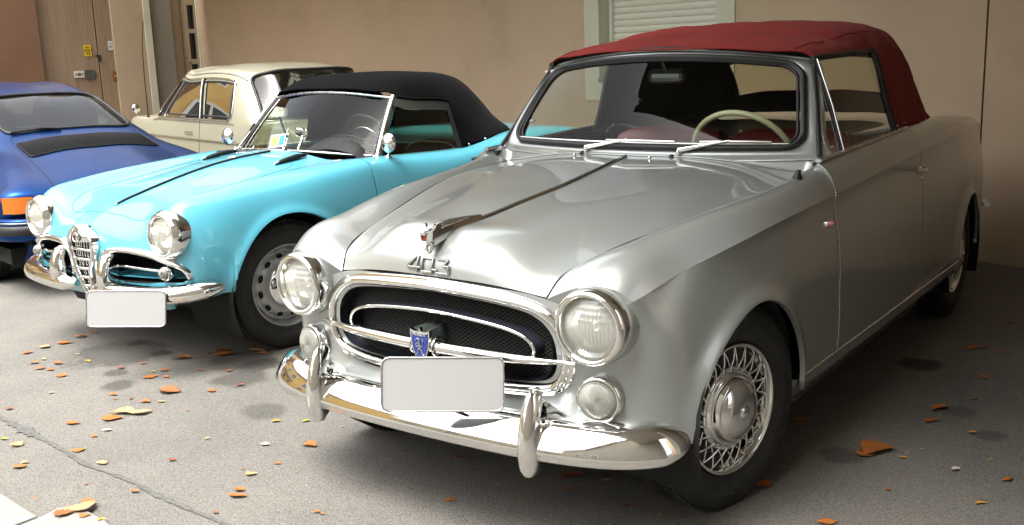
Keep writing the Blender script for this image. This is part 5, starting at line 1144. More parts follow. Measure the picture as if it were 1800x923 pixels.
for sg in (1, -1):
    def ln_(a, b_): return TA.ev([a], [b_])[0,0]
    a = [ln_(u, TA.v(5+sg*3.0)) for u in np.linspace(.02, uba, 24)]+[ln_(uba, v) for v in np.linspace(TA.v(5+sg*3.2), TA.v(5+sg*5), 14)]; MB().tube(a, .010, 8).build('window_border', black_cloth, st2)
    rows = []
    for u in np.linspace(.03, uba, 20):
        r0 = ln_(u, TA.v(5+sg*3.0)); r1 = ln_(u, TA.v(5+sg*5)); rows.append([r0*(1-k)+r1*k+np.array([0,0,-.0]) for k in np.linspace(0,1,8)])
    MB().grid(np.array(rows)).build('side_curtain', glass_dark, st2)
    # broad opaque hem round the side curtain
    h = MB(); A_ = []; B_ = []
    for k in np.linspace(0, 1, 30):
        iu = k*2.97; A_.append(ln_(TA.u(iu), TA.v(5+sg*3.02))+np.array([sg*.003,0,0])); B_.append(ln_(TA.u(min(iu, 2.8)), TA.v(5+sg*3.42))+np.array([sg*.003,0,0]))
    h.grid(np.array([A_, B_])); A_ = [ln_(uba, v)+np.array([sg*.003,.002,0]) for v in np.linspace(TA.v(5+sg*3.05), TA.v(5+sg*5), 14)]; B_ = [ln_(TA.u(2.66), v)+np.array([sg*.003,0,0]) for v in np.linspace(TA.v(5+sg*3.05), TA.v(5+sg*5), 14)]; h.grid(np.array([A_, B_])); h.build('curtain_hem', mat('dark_hem', (.016,.018,.014), .8), st2)
    for ui in (3.5, 4.7):
        p = ln_(TA.u(ui), TA.v(5+sg*4.93)); MB().lathe([(.009,0), (.008,.005), (.0001,.007)], p, (sg,0,.3), 12).build('snap', chrome, st2)
TX2 = np.array([.775, .631, -.0336]); TZ2 = np.array([-.084, .184, .979]); TZ2 = TZ2-(TZ2 @ TX2)*TX2; TZ2 /= np.linalg.norm(TZ2)
plate_board(al, (.53,-.78,.34), .357, .162, TX2, TZ2, 'blank pale grey rounded number plate')
MB().tube([(.44,-.62,.34), (.50,-.70,.335), (.53,-.77,.335)], .012, 8).build('plate_bracket', black, al)
# parking card standing on the shelf behind the screen
pc = thing('parking_card', 'white card with yellow and blue panels propped inside the turquoise car windscreen', 'card', (-2.9, 1.2, .88), 0)
CARD = Matrix.Translation(al.location) @ Matrix.Rotation(rad(-2.64), 4, 'Z')
def cardbox(c, d, m, name):
    b = MB().box((0,0,0), d); R = rotm('X', rad(62)) @ rotm('Z', .12); V = [CARD @ Vector((np.array([-.255,.76,.928])+R @ (np.array(v)+np.array(c)))) for v in b.V]
    o = mesh_obj(name, [v[:] for v in V], b.F, m, None, False); o.parent = pc; o.matrix_parent_inverse = Matrix.Translation(-pc.location)
cardbox((0,0,0), (.155,.085,.003), mat('card_white', (.75,.76,.75), .5), 'card_sheet'); cardbox((-.03,0,.003), (.062,.058,.002), mat('card_yellow', (.7,.62,.12), .5), 'yellow_panel'); cardbox((.038,0,.003), (.058,.06,.002), mat('card_blue', (.02,.3,.7), .5), 'blue_panel')
b = MB()
# ------------------------------------------------------------------ blue coupe seen from behind
bc = thing('coupe_car', 'deep blue fastback coupe seen from behind with black engine lid grille', 'car', (-3.90, 1.122, 0), rad(78.73))
# stations from the tail forward; half profile from the centre line out and down (x, y, z)
BS = [
 [(0,.06,.50), (.25,.06,.50), (.50,.08,.50), (.68,.11,.50), (.79,.17,.50), (.82,.24,.49), (.82,.30,.40), (.80,.34,.30)],
 [(0,.045,.60), (.25,.05,.60), (.50,.07,.60), (.68,.10,.61), (.785,.16,.60), (.825,.25,.56), (.83,.33,.45), (.80,.38,.30)],
 [(0,.11,.675), (.25,.11,.672), (.50,.12,.660), (.67,.14,.668), (.765,.20,.66), (.825,.30,.60), (.835,.40,.46), (.80,.45,.28)],
 [(0,.28,.745), (.25,.28,.740), (.49,.28,.720), (.640,.30,.728), (.735,.36,.695), (.828,.48,.63), (.838,.58,.46), (.80,.60,.28)],
 [(0,.60,.835), (.25,.60,.828), (.47,.60,.800), (.60,.62,.797), (.705,.66,.745), (.825,.78,.66), (.838,.85,.46), (.80,.85,.25)],
 [(0,.90,.905), (.25,.90,.898), (.46,.90,.872), (.555,.92,.850), (.672,.95,.765), (.812,1.02,.67), (.832,1.1,.46), (.80,1.1,.25)],
 [(0,1.10,.965), (.25,1.09,.957), (.44,1.08,.935), (.535,1.10,.902), (.655,1.14,.790), (.80,1.25,.68), (.822,1.3,.46), (.79,1.3,.25)],
 [(0,1.45,1.105), (.25,1.44,1.096), (.42,1.43,1.068), (.535,1.46,.975), (.64,1.50,.815), (.785,1.6,.68), (.81,1.6,.46), (.78,1.6,.25)],
 [(0,1.80,1.215), (.25,1.79,1.206), (.41,1.78,1.176), (.535,1.82,1.045), (.635,1.85,.835), (.775,1.9,.68), (.80,1.9,.46), (.77,1.9,.25)],
 [(0,2.20,1.278), (.25,2.20,1.268), (.41,2.20,1.235), (.535,2.22,1.07), (.645,2.25,.89), (.775,2.25,.68), (.80,2.25,.46), (.77,2.25,.25)],
 [(0,2.60,1.288), (.25,2.60,1.278), (.41,2.60,1.245), (.535,2.65,1.07), (.645,2.7,.89), (.775,2.7,.68), (.80,2.7,.46), (.77,2.7,.25)],
 [(0,2.95,1.215), (.25,2.96,1.205), (.41,3.0,1.170), (.54,3.05,1.04), (.645,3.1,.88), (.775,3.1,.68), (.80,3.1,.46), (.77,3.1,.25)],
 [(0,3.30,.985), (.25,3.31,.98), (.43,3.34,.955), (.55,3.38,.915), (.66,3.4,.855), (.775,3.45,.67), (.80,3.45,.46), (.77,3.45,.25)],
 [(0,3.75,.80), (.25,3.75,.79), (.45,3.75,.78), (.57,3.75,.81), (.67,3.75,.79), (.76,3.8,.64), (.78,3.8,.46), (.75,3.8,.27)],
 [(0,4.15,.66), (.25,4.13,.65), (.43,4.1,.64), (.54,4.08,.69), (.62,4.07,.67), (.68,4.05,.56), (.69,4.05,.45), (.67,4.03,.30)],
 [(0,4.27,.50), (.25,4.25,.50), (.40,4.22,.49), (.48,4.20,.49), (.54,4.18,.48), (.58,4.16,.46), (.59,4.15,.40), (.57,4.13,.31)]]
BG = Surf(mirror_grid(BS), tu=range(16))
us = np.unique(np.concatenate([np.linspace(0, 15, 150), [6.0, 8.0]])); vs = np.unique(np.concatenate([np.linspace(0, BG.tv[-1], 121)])); P = BG.ev(us, vs); nv = len(vs)
vix = np.interp(vs, BG.tv, range(15))-7
BW = [(6.10, 2.05), (6.5, 2.06), (7.2, 2.10), (7.75, 2.12)]
def bwin(ui, vi):                                                  # rear window aperture in (station, line) indices
    a = abs(vi); c = (ui-6.98)/.93; return abs(c)**5+abs(a/2.12)**5 < 1
def bside(ui, vi):
    a = abs(vi); return ((ui-9.1)/1.55)**4+((a-3.18)/.72)**6 < 1
F = []
for i in range(len(us)-1):
    for j in range(nv-1):
        ui, vi = (us[i]+us[i+1])/2, (vix[j]+vix[j+1])/2
        if bwin(ui, vi) or bside(ui, vi) or (10.9 < ui < 11.9 and abs(vi) < 2.1): continue
        F.append((i*nv+j, (i+1)*nv+j, (i+1)*nv+j+1, i*nv+j+1))
bb = mesh_obj('body', P.reshape(-1, 3), F, blue, bc)
def on_b(ui, vi, d=0.):
    p = BG.ev([ui], [BG.v(7+vi)])[0,0]; a = BG.ev([ui+.02], [BG.v(7+vi)])[0,0]-p; b_ = BG.ev([ui], [BG.v(7+vi+.02)])[0,0]-p; n = np.cross(b_, a); n /= np.linalg.norm(n); n *= np.sign(n @ (p-np.array([0,2,.5]))); return p+n*d
th = np.linspace(0, 2*np.pi, 90, endpoint=False); ap = []
for t in th: c, s = math.cos(t), math.sin(t); ap.append((6.98+.93*np.sign(s)*abs(s)**.4, 2.12*np.sign(c)*abs(c)**.4))
sl2 = MB().tube([on_b(a, b_, .003) for a, b_ in ap], .012, 8, closed=True).build('window_seal', rubber, bc)
MB().grid(BG.ev(np.linspace(6.05, 7.93, 24), np.linspace(BG.v(7-2.14), BG.v(7+2.14), 40))-np.array([0,0,.004])).build('rear_window', glass_mat('smoked_glass', (.26,.30,.24), .03), bc)
for s in (1, -1):
    MB().grid(BG.ev(np.linspace(7.5, 10.7, 26), np.linspace(BG.v(7+s*2.45), BG.v(7+s*3.9), 14))-np.array([s*.006,0,0])).build('side_window', glass_dark, bc)
    MB().tube([on_b(9.1+1.55*np.sign(math.cos(t))*abs(math.cos(t))**.5, s*(3.18+.72*np.sign(math.sin(t))*abs(math.sin(t))**.34), .002) for t in th], .009, 6, closed=True).build('side_trim', black, bc)
# engine lid: shut lines and the louvred grille
eg = mat('blue_shut_line', (.002,.008,.04), .7)
for s in (1, -1): MB().tube([on_b(u, s*(1.97+.0*u), .0006) for u in np.linspace(1.2, 6.0, 50)], .0035, 5).build('lid_shut_line', eg, bc)
MB().tube([on_b(1.2, v, .0006) for v in np.linspace(-1.97, 1.97, 40)], .003, 5).build('lid_shut_line', eg, bc)
go, g1 = 4.22, 5.36
MB().grid(np.array([[on_b(u, v, .002) for v in np.linspace(-1.86, 1.86, 40)] for u in np.linspace(go, g1, 8)])).build('grille_bed', dark, bc)
fr = [on_b(go, v, .004) for v in np.linspace(-1.8, 1.8, 24)]+[on_b(u, 1.86, .004) for u in np.linspace(go+.05, g1-.05, 8)]+[on_b(g1, v, .004) for v in np.linspace(1.8, -1.8, 24)]+[on_b(u, -1.86, .004) for u in np.linspace(g1-.05, go+.05, 8)]
MB().tube(fr, .006, 6, closed=True).build('grille_frame', black, bc)
for u in np.linspace(go+.06, g1-.06, 15):
    MB().tube([on_b(u, v, .006) for v in np.linspace(-1.84, 1.84, 22)], .0046, 5, sx=1.3).build('grille_slat', black, bc)
# wiper across the rear window
p = on_b(5.95, 1.0-1.35, .008); q = on_b(6.15, -1.2, .016)
wpr = MB().tube([on_b(5.95, -.35, .012), on_b(6.02, -.8, .020), on_b(6.12, -1.35, .016)], [.009,.007,.004], 8).build('rear_wiper', black, bc); MB().tube([on_b(6.02+.10*t, -.62-1.25*t, .016) for t in np.linspace(0, 1, 8)], .006, 6).build('wiper_blade', black, wpr)
# lamps, bumper, exhaust
for s in (1, -1):
    b = MB(); G = [[(s*x, y-.022, z) for x, y in ((.415,.055), (.50,.068), (.60,.085), (.70,.115), (.775,.165), (.815,.235))] for z in (.533,.548,.615,.628)]; b.grid(np.array(G)); lm = b.build('tail_lamp', red_enamel, bc)
    b = MB(); G = [[(s*x, y-.030, z) for x, y in ((.655,.100), (.70,.118), (.75,.146), (.80,.200))] for z in (.530,.545,.616,.631)]; b.grid(np.array(G)); b.build('amber_lens', amber, lm)
    fz = [(s*x, y-.025, z) for z in (.53,) for x, y in ((.41,.055), (.60,.085), (.70,.115), (.78,.17), (.82,.245))]; MB().tube(fz, .004, 6).build('lamp_trim', rubber, lm)
    b = MB(); b.box((s*.42, -.03, .44), (.055,.12,.15), None, .012); b.build('bumper_guard', rubber, bc)
b = MB(); pth = spl([(-.86,.36,.43), (-.835,.18,.43), (-.76,.05,.43), (-.60,-.005,.43), (-.3,-.03,.43), (0,-.035,.43), (.3,-.03,.43), (.60,-.005,.43), (.76,.05,.43), (.835,.18,.43), (.86,.36,.43)], 70)
rb = MB().sweep([(-.03,.075), (.0,.072), (.010,.06), (.008,.040), (.008,-.045), (.0,-.062), (-.03,-.065)], pth).build('rear_bumper', blue, bc)
MB().sweep([(.009,.034), (.022,.030), (.024,0), (.020,-.022), (.009,-.026)], pth).build('bumper_strip', rubber, rb)
MB().sweep([(.0085,.055), (.013,.05), (.0085,.044)], pth).build('strip_trim', brushed, rb)
b = MB(); b.grid(np.array([[(x, .02+.14*k, .345-.12*k) for x in np.linspace(-.72,.72,10)] for k in (0, .4, 1)])); b.build('rear_apron', blue, bc)
MB().lathe([(.030,-.12), (.032,0), (.030,.004), (.026,.0), (.025,-.12)], (-.47,.02,.285), (0,-1,0), 24).build('exhaust', mat('sooty_pipe', (.03,.03,.03), .45, .7), bc)
b = MB(); b.box((0,2.1,.24), (1.5,3.6,.1)); b.box((0,.55,.4), (1.3,.7,.3)); b.build('underbody', dark, bc)
for x, y, s in ((.70,.98,1), (-.70,.98,-1), (.69,3.25,1), (-.69,3.25,-1)): add_wheel(bc, (x, y, .315), 0, s, disc_wheel)
b = MB(); b.box((0,2.0,.62), (1.25,2.2,.05)); b.box((0,1.55,.78), (1.15,.5,.12)); b.box((0,3.05,.82), (1.2,.2,.15)); b.build('cabin_trim', dark_trim, bc)
for s in (1, -1):
    b = MB(); b.box((s*.32,2.05,.84), (.46,.13,.52), rotm('X', -.18), .05); o = b.build('seat', dark_trim, bc); MB().box((s*.32,1.98,1.10), (.30,.09,.14), rotm('X', -.15), .04).build('headrest', dark_trim, o)
# ------------------------------------------------------------------ beige two-door saloon parked along the wall
sd_ = thing('saloon_car', 'beige two-door saloon with chrome belt strip parked along the back wall', 'car', (-6.144, 3.324, 0), rad(75.5))
# local frame: x from the near (left) flank 0 to the far flank 1.40, y forward, origin at the middle pillar
W2 = .70
def sx(p): return (W2-p[0], p[1], p[2])                             # half profile given outward from the centre
SD = [
 [(0,-2.02,.55), (.3,-2.02,.55), (.5,-2.0,.55), (.60,-1.97,.55), (.64,-1.94,.54), (.66,-1.92,.50), (.66,-1.90,.42), (.62,-1.88,.30)],
 [(0,-2.0,.72), (.3,-2.0,.72), (.5,-1.98,.72), (.61,-1.94,.715), (.655,-1.90,.69), (.675,-1.87,.58), (.675,-1.85,.42), (.64,-1.83,.28)],
 [(0,-1.90,.82), (.3,-1.90,.82), (.5,-1.88,.82), (.62,-1.84,.812), (.672,-1.80,.77), (.695,-1.75,.62), (.695,-1.72,.42), (.66,-1.72,.26)],
 [(0,-1.55,.868), (.3,-1.55,.868), (.5,-1.52,.868), (.635,-1.47,.860), (.69,-1.45,.81), (.712,-1.4,.64), (.712,-1.4,.42), (.68,-1.4,.25)],
 [(0,-1.34,.885), (.3,-1.33,.885), (.5,-1.27,.885), (.645,-1.15,.872), (.70,-1.12,.82), (.722,-1.1,.64), (.722,-1.1,.42), (.69,-1.1,.25)],
 [(0,-1.22,.99), (.3,-1.21,.99), (.47,-1.15,.985), (.615,-1.02,.945), (.70,-.98,.83), (.722,-.95,.64), (.722,-.95,.42), (.69,-.95,.25)],
 [(0,-1.02,1.23), (.3,-1.01,1.228), (.45,-.95,1.212), (.560,-.80,1.135), (.690,-.84,.86), (.722,-.85,.64), (.722,-.85,.42), (.69,-.85,.25)],
 [(0,-.88,1.318), (.3,-.87,1.314), (.46,-.80,1.29), (.562,-.66,1.225), (.690,-.72,.866), (.722,-.7,.64), (.722,-.7,.42), (.69,-.7,.25)],
 [(0,-.45,1.362), (.3,-.45,1.357), (.47,-.42,1.33), (.575,-.38,1.262), (.692,-.4,.868), (.722,-.4,.64), (.722,-.4,.42), (.69,-.4,.25)],
 [(0,.1,1.366), (.3,.1,1.361), (.47,.1,1.335), (.580,.08,1.266), (.692,.0,.868), (.722,0,.64), (.722,0,.42), (.69,0,.25)],
 [(0,.55,1.345), (.3,.55,1.340), (.46,.53,1.315), (.572,.46,1.258), (.692,.6,.866), (.722,.6,.64), (.722,.6,.42), (.69,.6,.25)],
 [(0,.80,1.29), (.3,.79,1.285), (.46,.74,1.27), (.560,.66,1.225), (.690,1.08,.866), (.722,1.0,.64), (.722,1.0,.42), (.69,1.0,.25)],
 [(0,1.30,.90), (.3,1.28,.898), (.48,1.22,.892), (.60,1.14,.880), (.69,1.2,.845), (.722,1.2,.64), (.722,1.2,.42), (.69,1.2,.25)],
 [(0,1.75,.86), (.3,1.75,.858), (.48,1.74,.85), (.60,1.72,.852), (.685,1.7,.82), (.715,1.7,.64), (.715,1.7,.42), (.68,1.7,.25)],
 [(0,2.05,.80), (.3,2.05,.798), (.48,2.04,.79), (.58,2.03,.79), (.655,2.0,.76), (.68,1.98,.62), (.68,1.96,.42), (.65,1.95,.28)],
 [(0,2.12,.55), (.3,2.12,.55), (.45,2.1,.55), (.55,2.08,.55), (.60,2.05,.55), (.62,2.03,.5), (.62,2.02,.42), (.60,2.0,.32)]]
SB = Surf([[(W2+x, y, z) for x, y, z in r] for r in mirror_grid(SD)], tu=range(16))
us = np.linspace(0, 15, 181); vs = np.linspace(0, SB.tv[-1], 127); P = SB.ev(us, vs); nv = len(vs); vix = np.interp(vs, SB.tv, range(15))-7
def swin(ui, vi):                                                  # side windows between lines 3 and 4, rear screen, windscreen
    a = abs(vi)
    if 3.10 < a < 3.96 and 7.12+.25*(a-3.1) < ui < 11.0+ (0 if a < 3.1 else 0) and not (8.86 < ui < 9.02): return True
    if ((ui-5.4)/1.32)**6+(a/2.72)**6 < 1: return True
    if ((ui-11.55)/.5)**6+(a/2.6)**6 < 1: return True
    return False
F = []
for i in range(len(us)-1):
    for j in range(nv-1):
        if swin((us[i]+us[i+1])/2, (vix[j]+vix[j+1])/2): continue
        F.append((i*nv+j, (i+1)*nv+j, (i+1)*nv+j+1, i*nv+j+1))
mesh_obj('body', P.reshape(-1, 3), F, beige, sd_)
def on_s(ui, vi, d=0.):
    p = SB.ev([ui], [SB.v(7+vi)])[0,0]; a = SB.ev([ui+.02], [SB.v(7+vi)])[0,0]-p; b_ = SB.ev([ui], [SB.v(7+vi+.02)])[0,0]-p; n = np.cross(b_, a); n /= np.linalg.norm(n)+1e-9; n *= np.sign(n @ (p-np.array([W2,0,.6]))); return p+n*d
for s in (1, -1):
    for nm, u0, u1 in (('rear_quarter_window', 7.12, 8.88), ('door_window', 9.0, 11.05)):
        rows = [[on_s(u, s*v, -.006) for v in np.linspace(3.05, 4.0, 10)] for u in np.linspace(u0-.05, u1+.03, 24)]
        gw = MB().grid(np.array(rows)).build(nm, glass_mirror, sd_)
    # chrome round the side glass, black inner rubber
    ring = [on_s(u, s*3.08, .004) for u in np.linspace(7.3, 10.75, 30)]+[on_s(11.0, s*v, .004) for v in np.linspace(3.2, 3.95, 8)]+[on_s(u, s*3.98, .004) for u in np.linspace(10.95, 7.4, 30)]+[on_s(7.25-.12*math.sin(t), s*(3.9-.75*t/math.pi), .004) for t in np.linspace(.1, math.pi-.1, 10)]
    MB().tube(ring, .0085, 6, closed=True).build('window_trim', chrome, sd_)
    ring2 = [p+np.array([s*.003,0,0])*0 for p in [on_s(7.32+.0*t, s*(3.9-.72*t), .001) for t in np.linspace(0,1,8)]+[on_s(u, s*3.17, .001) for u in np.linspace(7.4, 10.85, 30)]+[on_s(u, s*3.9, .001) for u in np.linspace(10.8, 7.4, 30)]]
    MB().tube(ring2, .009, 6, closed=True).build('window_rubber', rubber, sd_)
    MB().tube([on_s(8.94, s*v, .003) for v in np.linspace(3.1, 3.96, 10)], .020, 8, sx=.6).build('door_post', black, sd_); MB().tube([on_s(9.02, s*v, .006) for v in np.linspace(3.1, 3.96, 10)], .008, 8).build('post_trim', chrome, sd_)
    MB().tube([on_s(10.62-.30*(1-t)*0-.42*(t), s*(3.12+.84*t), .004) if False else on_s(10.25+.30*t, s*(3.12+.84*t), .004) for t in np.linspace(0,1,10)], .010, 8).build('quarter_light_post', chrome, sd_)
    MB().tube([on_s(u, s*5.0, .004)+np.array([0,0,.045]) for u in np.linspace(2.2, 14.0, 50)], .006, 6).build('belt_strip', chrome, sd_)
    MB().tube([on_s(u, s*4.06, .003) for u in np.linspace(7.0, 12.0, 40)], .005, 6).build('sill_trim', chrome, sd_)
    MB().tube([on_s(u, s*2.82, .004) for u in np.linspace(6.6, 11.2, 40)], .0055, 6).build('drip_rail', beige, sd_)
    gl = mat('beige_shut_line', (.05,.045,.03), .7)
    MB().tube([on_s(9.05+.1*0, s*v, .0008) for v in np.linspace(4.0, 6.9, 30)], .003, 5).build('door_shut_line', gl, sd_)
    b = MB(); p0 = on_s(9.30, s*4.50, .006); p1 = on_s(9.60, s*4.50, .006); b.tube([p0, p0*.8+p1*.2+np.array([-s*0,0,0]), p1], [.011,.012,.009], 8, sx=.7); b.build('door_handle', chrome, sd_)
    # chrome wing mirror on the front wing
    p = on_s(13.2, s*3.6, 0); b = MB(); b.tube([p, p+np.array([0,0,.03]), p+np.array([0,-.005,.055])], .008, 8); b.lathe([(.0001,.03), (.025,.025), (.042,.010), (.046,-.005), (.044,-.012), (.0001,-.010)], p+np.array([0,0,.085]), (0,1,0), 24); b.build('wing_mirror', chrome, sd_)
    G = MB(); G.tube([on_s(5.4+1.32*np.sign(math.sin(t))*abs(math.sin(t))**.33, 2.72*np.sign(math.cos(t))*abs(math.cos(t))**.33, .003) for t in th], .014, 8, closed=True)
    if s > 0: G.build('rear_screen_seal', rubber, sd_)
MB().tube([on_s(5.4+1.38*np.sign(math.sin(t))*abs(math.sin(t))**.33, 2.82*np.sign(math.cos(t))*abs(math.cos(t))**.33, .002) for t in th], .007, 6, closed=True).build('rear_screen_trim', chrome, sd_)
MB().grid(np.array([[on_s(u, v, -.004) for v in np.linspace(-2.75, 2.75, 40)] for u in np.linspace(4.05, 6.75, 30)])).build('rear_screen', glass_dark, sd_)
MB().grid(np.array([[on_s(u, v, -.004) for v in np.linspace(-2.62, 2.62, 30)] for u in np.linspace(11.0, 12.1, 16)])).build('windscreen', glass_dark, sd_)
b = MB(); b.box((W2,.0,.22), (1.3,3.5,.1)); b.build('underbody', dark, sd_)
for x, y, s in ((.08,1.35,-1), (1.32,1.35,1), (.08,-1.2,-1), (1.32,-1.2,1)): add_wheel(sd_, (x, y, .29), 0, s, disc_wheel)
b = MB(); b.box((W2,-.1,.55), (1.25,2.2,.05)); b.box((W2,-.72,.80), (1.2,.14,.40), rotm('X', .2), .05); b.box((W2,1.05,.82), (1.2,.25,.12)); b.box((W2,-1.05,.84), (1.15,.5,.03)); b.build('cabin_trim', dark_trim, sd_)
for s in (1, -1): MB().box((W2+s*.32,.15,.80), (.5,.14,.50), rotm('X', .15), .05).build('seat', dark_trim, sd_)
# whip antenna on the front wing
an = on_s(12.5, -3.6, 0); b = MB(); b.lathe([(.018,0), (.014,.012), (.006,.03)], an, (0,0,1), 14); b.tube([an+np.array([0,0,.02]), an+np.array([.0,.0,.4]), an+np.array([0,-.03,.72]), an+np.array([0,-.12,.97])], [.0055,.0048,.004,.0035], 6); b.build('antenna', black, sd_)
# posy of red and orange silk leaves on the parcel shelf
po = thing('shelf_posy', 'small posy of red and orange leaves behind the beige car rear window', 'posy', (0, 0, 0), 0); rs = random.Random(8)
SM = Matrix.Translation(sd_.location) @ Matrix.Rotation(rad(75.5), 4, 'Z'); pc_ = SM @ Vector((.28,-.98,.86)); po.location = pc_
b = MB(); b.lathe([(.03,0), (.045,.05), (.035,.09)], (0,0,0), (0,0,1), 16); b.build('pot', dark_trim, po)
for k in range(16):
    a = rs.random()*6.28; r_l = .02+.05*rs.random(); c = np.array([r_l*math.cos(a), r_l*math.sin(a), .13+.09*rs.random()]); d1 = np.array([rs.uniform(-1,1), rs.uniform(-1,1), rs.uniform(-.2,1)]); d1 /= np.linalg.norm(d1); d2 = np.cross(d1, [rs.uniform(-1,1), .3, .5]); d2 /= np.linalg.norm(d2); l = .05
    mesh_obj('petal', [c-d1*l*.5, c+d2*l*.35, c+d1*l*.6, c-d2*l*.35, c+np.cross(d1, d2)*.006], [(0,1,4), (1,2,4), (2,3,4), (3,0,4)], red_enamel if k % 3 else mat('orange_petal', (.5,.12,.01), .5), po, False)
LEAVES = [(-3.011,0.074,0.064,'o'),(-2.972,-0.040,0.069,'o'),(-2.985,-0.141,0.049,'p'),(-2.968,-0.247,0.052,'o'),(-3.030,0.165,0.032,'o'),(-2.763,-0.327,0.047,'o'),(-2.776,-0.270,0.027,'p'),(-2.652,-0.263,0.049,'b'),(-2.550,-0.173,0.035,'y'),(-2.651,-0.356,0.043,'o'),(-2.585,-0.348,0.037,'o'),(-2.446,-0.367,0.047,'o'),(-2.706,-0.131,0.021,'p'),(-2.310,-0.149,0.037,'r'),(-2.277,-0.057,0.037,'o'),(-2.084,-0.068,0.039,'o'),(-2.060,-0.162,0.060,'o'),(-1.992,-0.132,0.035,'o'),(-2.119,-0.108,0.025,'g'),(-2.182,0.092,0.080,'o'),(-2.111,0.154,0.029,'o'),(-2.138,0.215,0.035,'o'),(-2.052,0.242,0.086,'o'),(-2.113,0.274,0.064,'r'),(-1.806,0.083,0.027,'b'),(-1.944,0.023,0.041,'o'),(-1.959,0.372,0.093,'p'),(-1.900,0.351,0.052,'o'),(-2.190,0.522,0.079,'b'),(-2.123,0.500,0.054,'o'),(-1.805,-0.242,0.093,'b'),(-1.981,-0.407,0.041,'o'),(-1.924,-0.433,0.023,'r'),(-1.778,-0.389,0.038,'o'),(-1.722,-0.347,0.033,'p'),(-1.647,-0.150,0.041,'o'),(-1.594,-0.029,0.036,'r'),(-1.721,-0.532,0.107,'p'),(-1.679,-0.475,0.083,'p'),(-1.720,-0.577,0.077,'o'),(-1.806,-0.697,0.057,'o'),(-2.211,-0.744,0.028,'b'),(-1.612,-0.674,0.035,'w'),(-1.596,-0.736,0.027,'o'),(-1.880,-0.942,0.037,'g'),(-1.778,-0.948,0.052,'p'),(-1.552,-1.057,0.047,'o'),(-1.571,-1.032,0.028,'p'),(-1.521,-0.851,0.046,'o'),(-1.323,-0.881,0.042,'p'),(-1.001,-0.961,0.030,'o'),(-1.046,-1.102,0.042,'o'),(-1.035,-1.141,0.084,'p'),(-1.030,-1.191,0.056,'b'),(-0.961,-1.167,0.034,'o'),(-0.880,-1.158,0.026,'y'),(-1.125,-0.723,0.030,'r'),(-1.185,-0.522,0.024,'p'),(-0.949,-0.445,0.033,'w'),(-0.782,-0.649,0.040,'p'),(-0.705,-0.761,0.039,'o'),(-0.677,-0.796,0.067,'o'),(-0.845,-0.641,0.016,'o'),(-0.769,-0.542,0.025,'o'),(-0.800,-0.367,0.052,'o'),(-1.003,-0.193,0.030,'g'),(-1.106,-0.255,0.030,'y'),(-0.835,-0.157,0.018,'p'),(-1.133,-0.048,0.026,'r'),(-0.946,-0.031,0.052,'o'),(-0.357,-0.746,0.026,'o'),(-0.450,-0.219,0.023,'r'),(-0.247,-0.150,0.041,'r'),(-0.050,-0.457,0.037,'o'),(0.004,-0.274,0.017,'y'),(-0.772,-0.040,0.036,'r'),(0.963,0.635,0.115,'o'),(0.934,0.594,0.057,'o'),(1.052,0.631,0.026,'y'),(1.033,1.184,0.089,'o'),(1.046,1.034,0.053,'o'),(1.194,0.989,0.028,'y'),(1.299,0.765,0.024,'y'),(1.376,0.620,0.039,'o'),(1.351,0.391,0.035,'y'),(0.736,0.178,0.067,'o'),(0.635,0.795,0.055,'o'),(0.553,0.922,0.033,'b'),(0.977,2.083,0.089,'o'),(1.065,2.072,0.042,'o'),(1.006,2.634,0.043,'o'),(1.096,1.673,0.043,'o'),(0.894,1.582,0.023,'o'),(0.872,2.163,0.031,'o'),(1.253,1.522,0.017,'p'),(0.592,1.191,0.034,'b'),(1.225,0.618,0.033,'w'),(0.543,1.451,0.029,'b'),(0.697,2.578,0.025,'p'),(1.115,1.370,0.034,'b'),(1.080,0.485,0.015,'o'),(0.183,-0.094,0.076,'r'),(0.296,-0.062,0.032,'p'),(0.235,-0.195,0.040,'b'),(1.004,0.028,0.056,'o'),(-0.334,-0.746,0.018,'o'),(0.856,2.429,0.019,'o'),(0.889,1.316,0.018,'b'),(1.084,0.347,0.016,'o'),(0.820,0.763,0.018,'b'),(0.158,-0.328,0.018,'b'),(-0.483,-0.402,0.014,'r'),(-1.530,-0.355,0.017,'o'),(-2.253,-0.532,0.024,'p'),(-1.870,-0.393,0.018,'b'),(-0.652,-0.563,0.014,'o'),(-0.251,-0.480,0.011,'b'),(-1.204,-1.016,0.016,'o'),(-1.225,-1.188,0.016,'o'),(-0.631,-0.917,0.017,'b'),(1.086,0.735,0.013,'p'),(0.445,-0.197,0.032,'r'),(0.563,-0.194,0.017,'o')]
LEAF_ANG = 0.6291

# ------------------------------------------------------------------ fallen leaves
def leaf_mat(name, c1, c2, c3):
    m = mat(name, c1, .6, spec=.3); n = noise(m, 45, 5); r = ramp(m, n.outputs[0], [(.3, c2), (.5, c1), (.68, c3)]); L(m, r.outputs[0], P_(m).inputs['Base Color']); return m
LM = {'o': leaf_mat('leaf_orange', (.42,.135,.03), (.20,.055,.015), (.56,.23,.06)), 'b': leaf_mat('leaf_brown', (.25,.10,.035), (.13,.05,.02), (.40,.18,.07)), 'p': leaf_mat('leaf_pale', (.46,.29,.14), (.33,.17,.07), (.55,.38,.21)),
      'r': leaf_mat('leaf_red', (.24,.055,.025), (.12,.03,.018), (.33,.10,.04)), 'g': leaf_mat('leaf_green', (.26,.32,.04), (.16,.2,.03), (.42,.42,.08)), 'y': leaf_mat('leaf_yellow', (.50,.26,.025), (.36,.16,.02), (.58,.36,.08)), 'w': leaf_mat('scrap_white', (.5,.46,.38), (.55,.5,.4), (.75,.72,.65))}
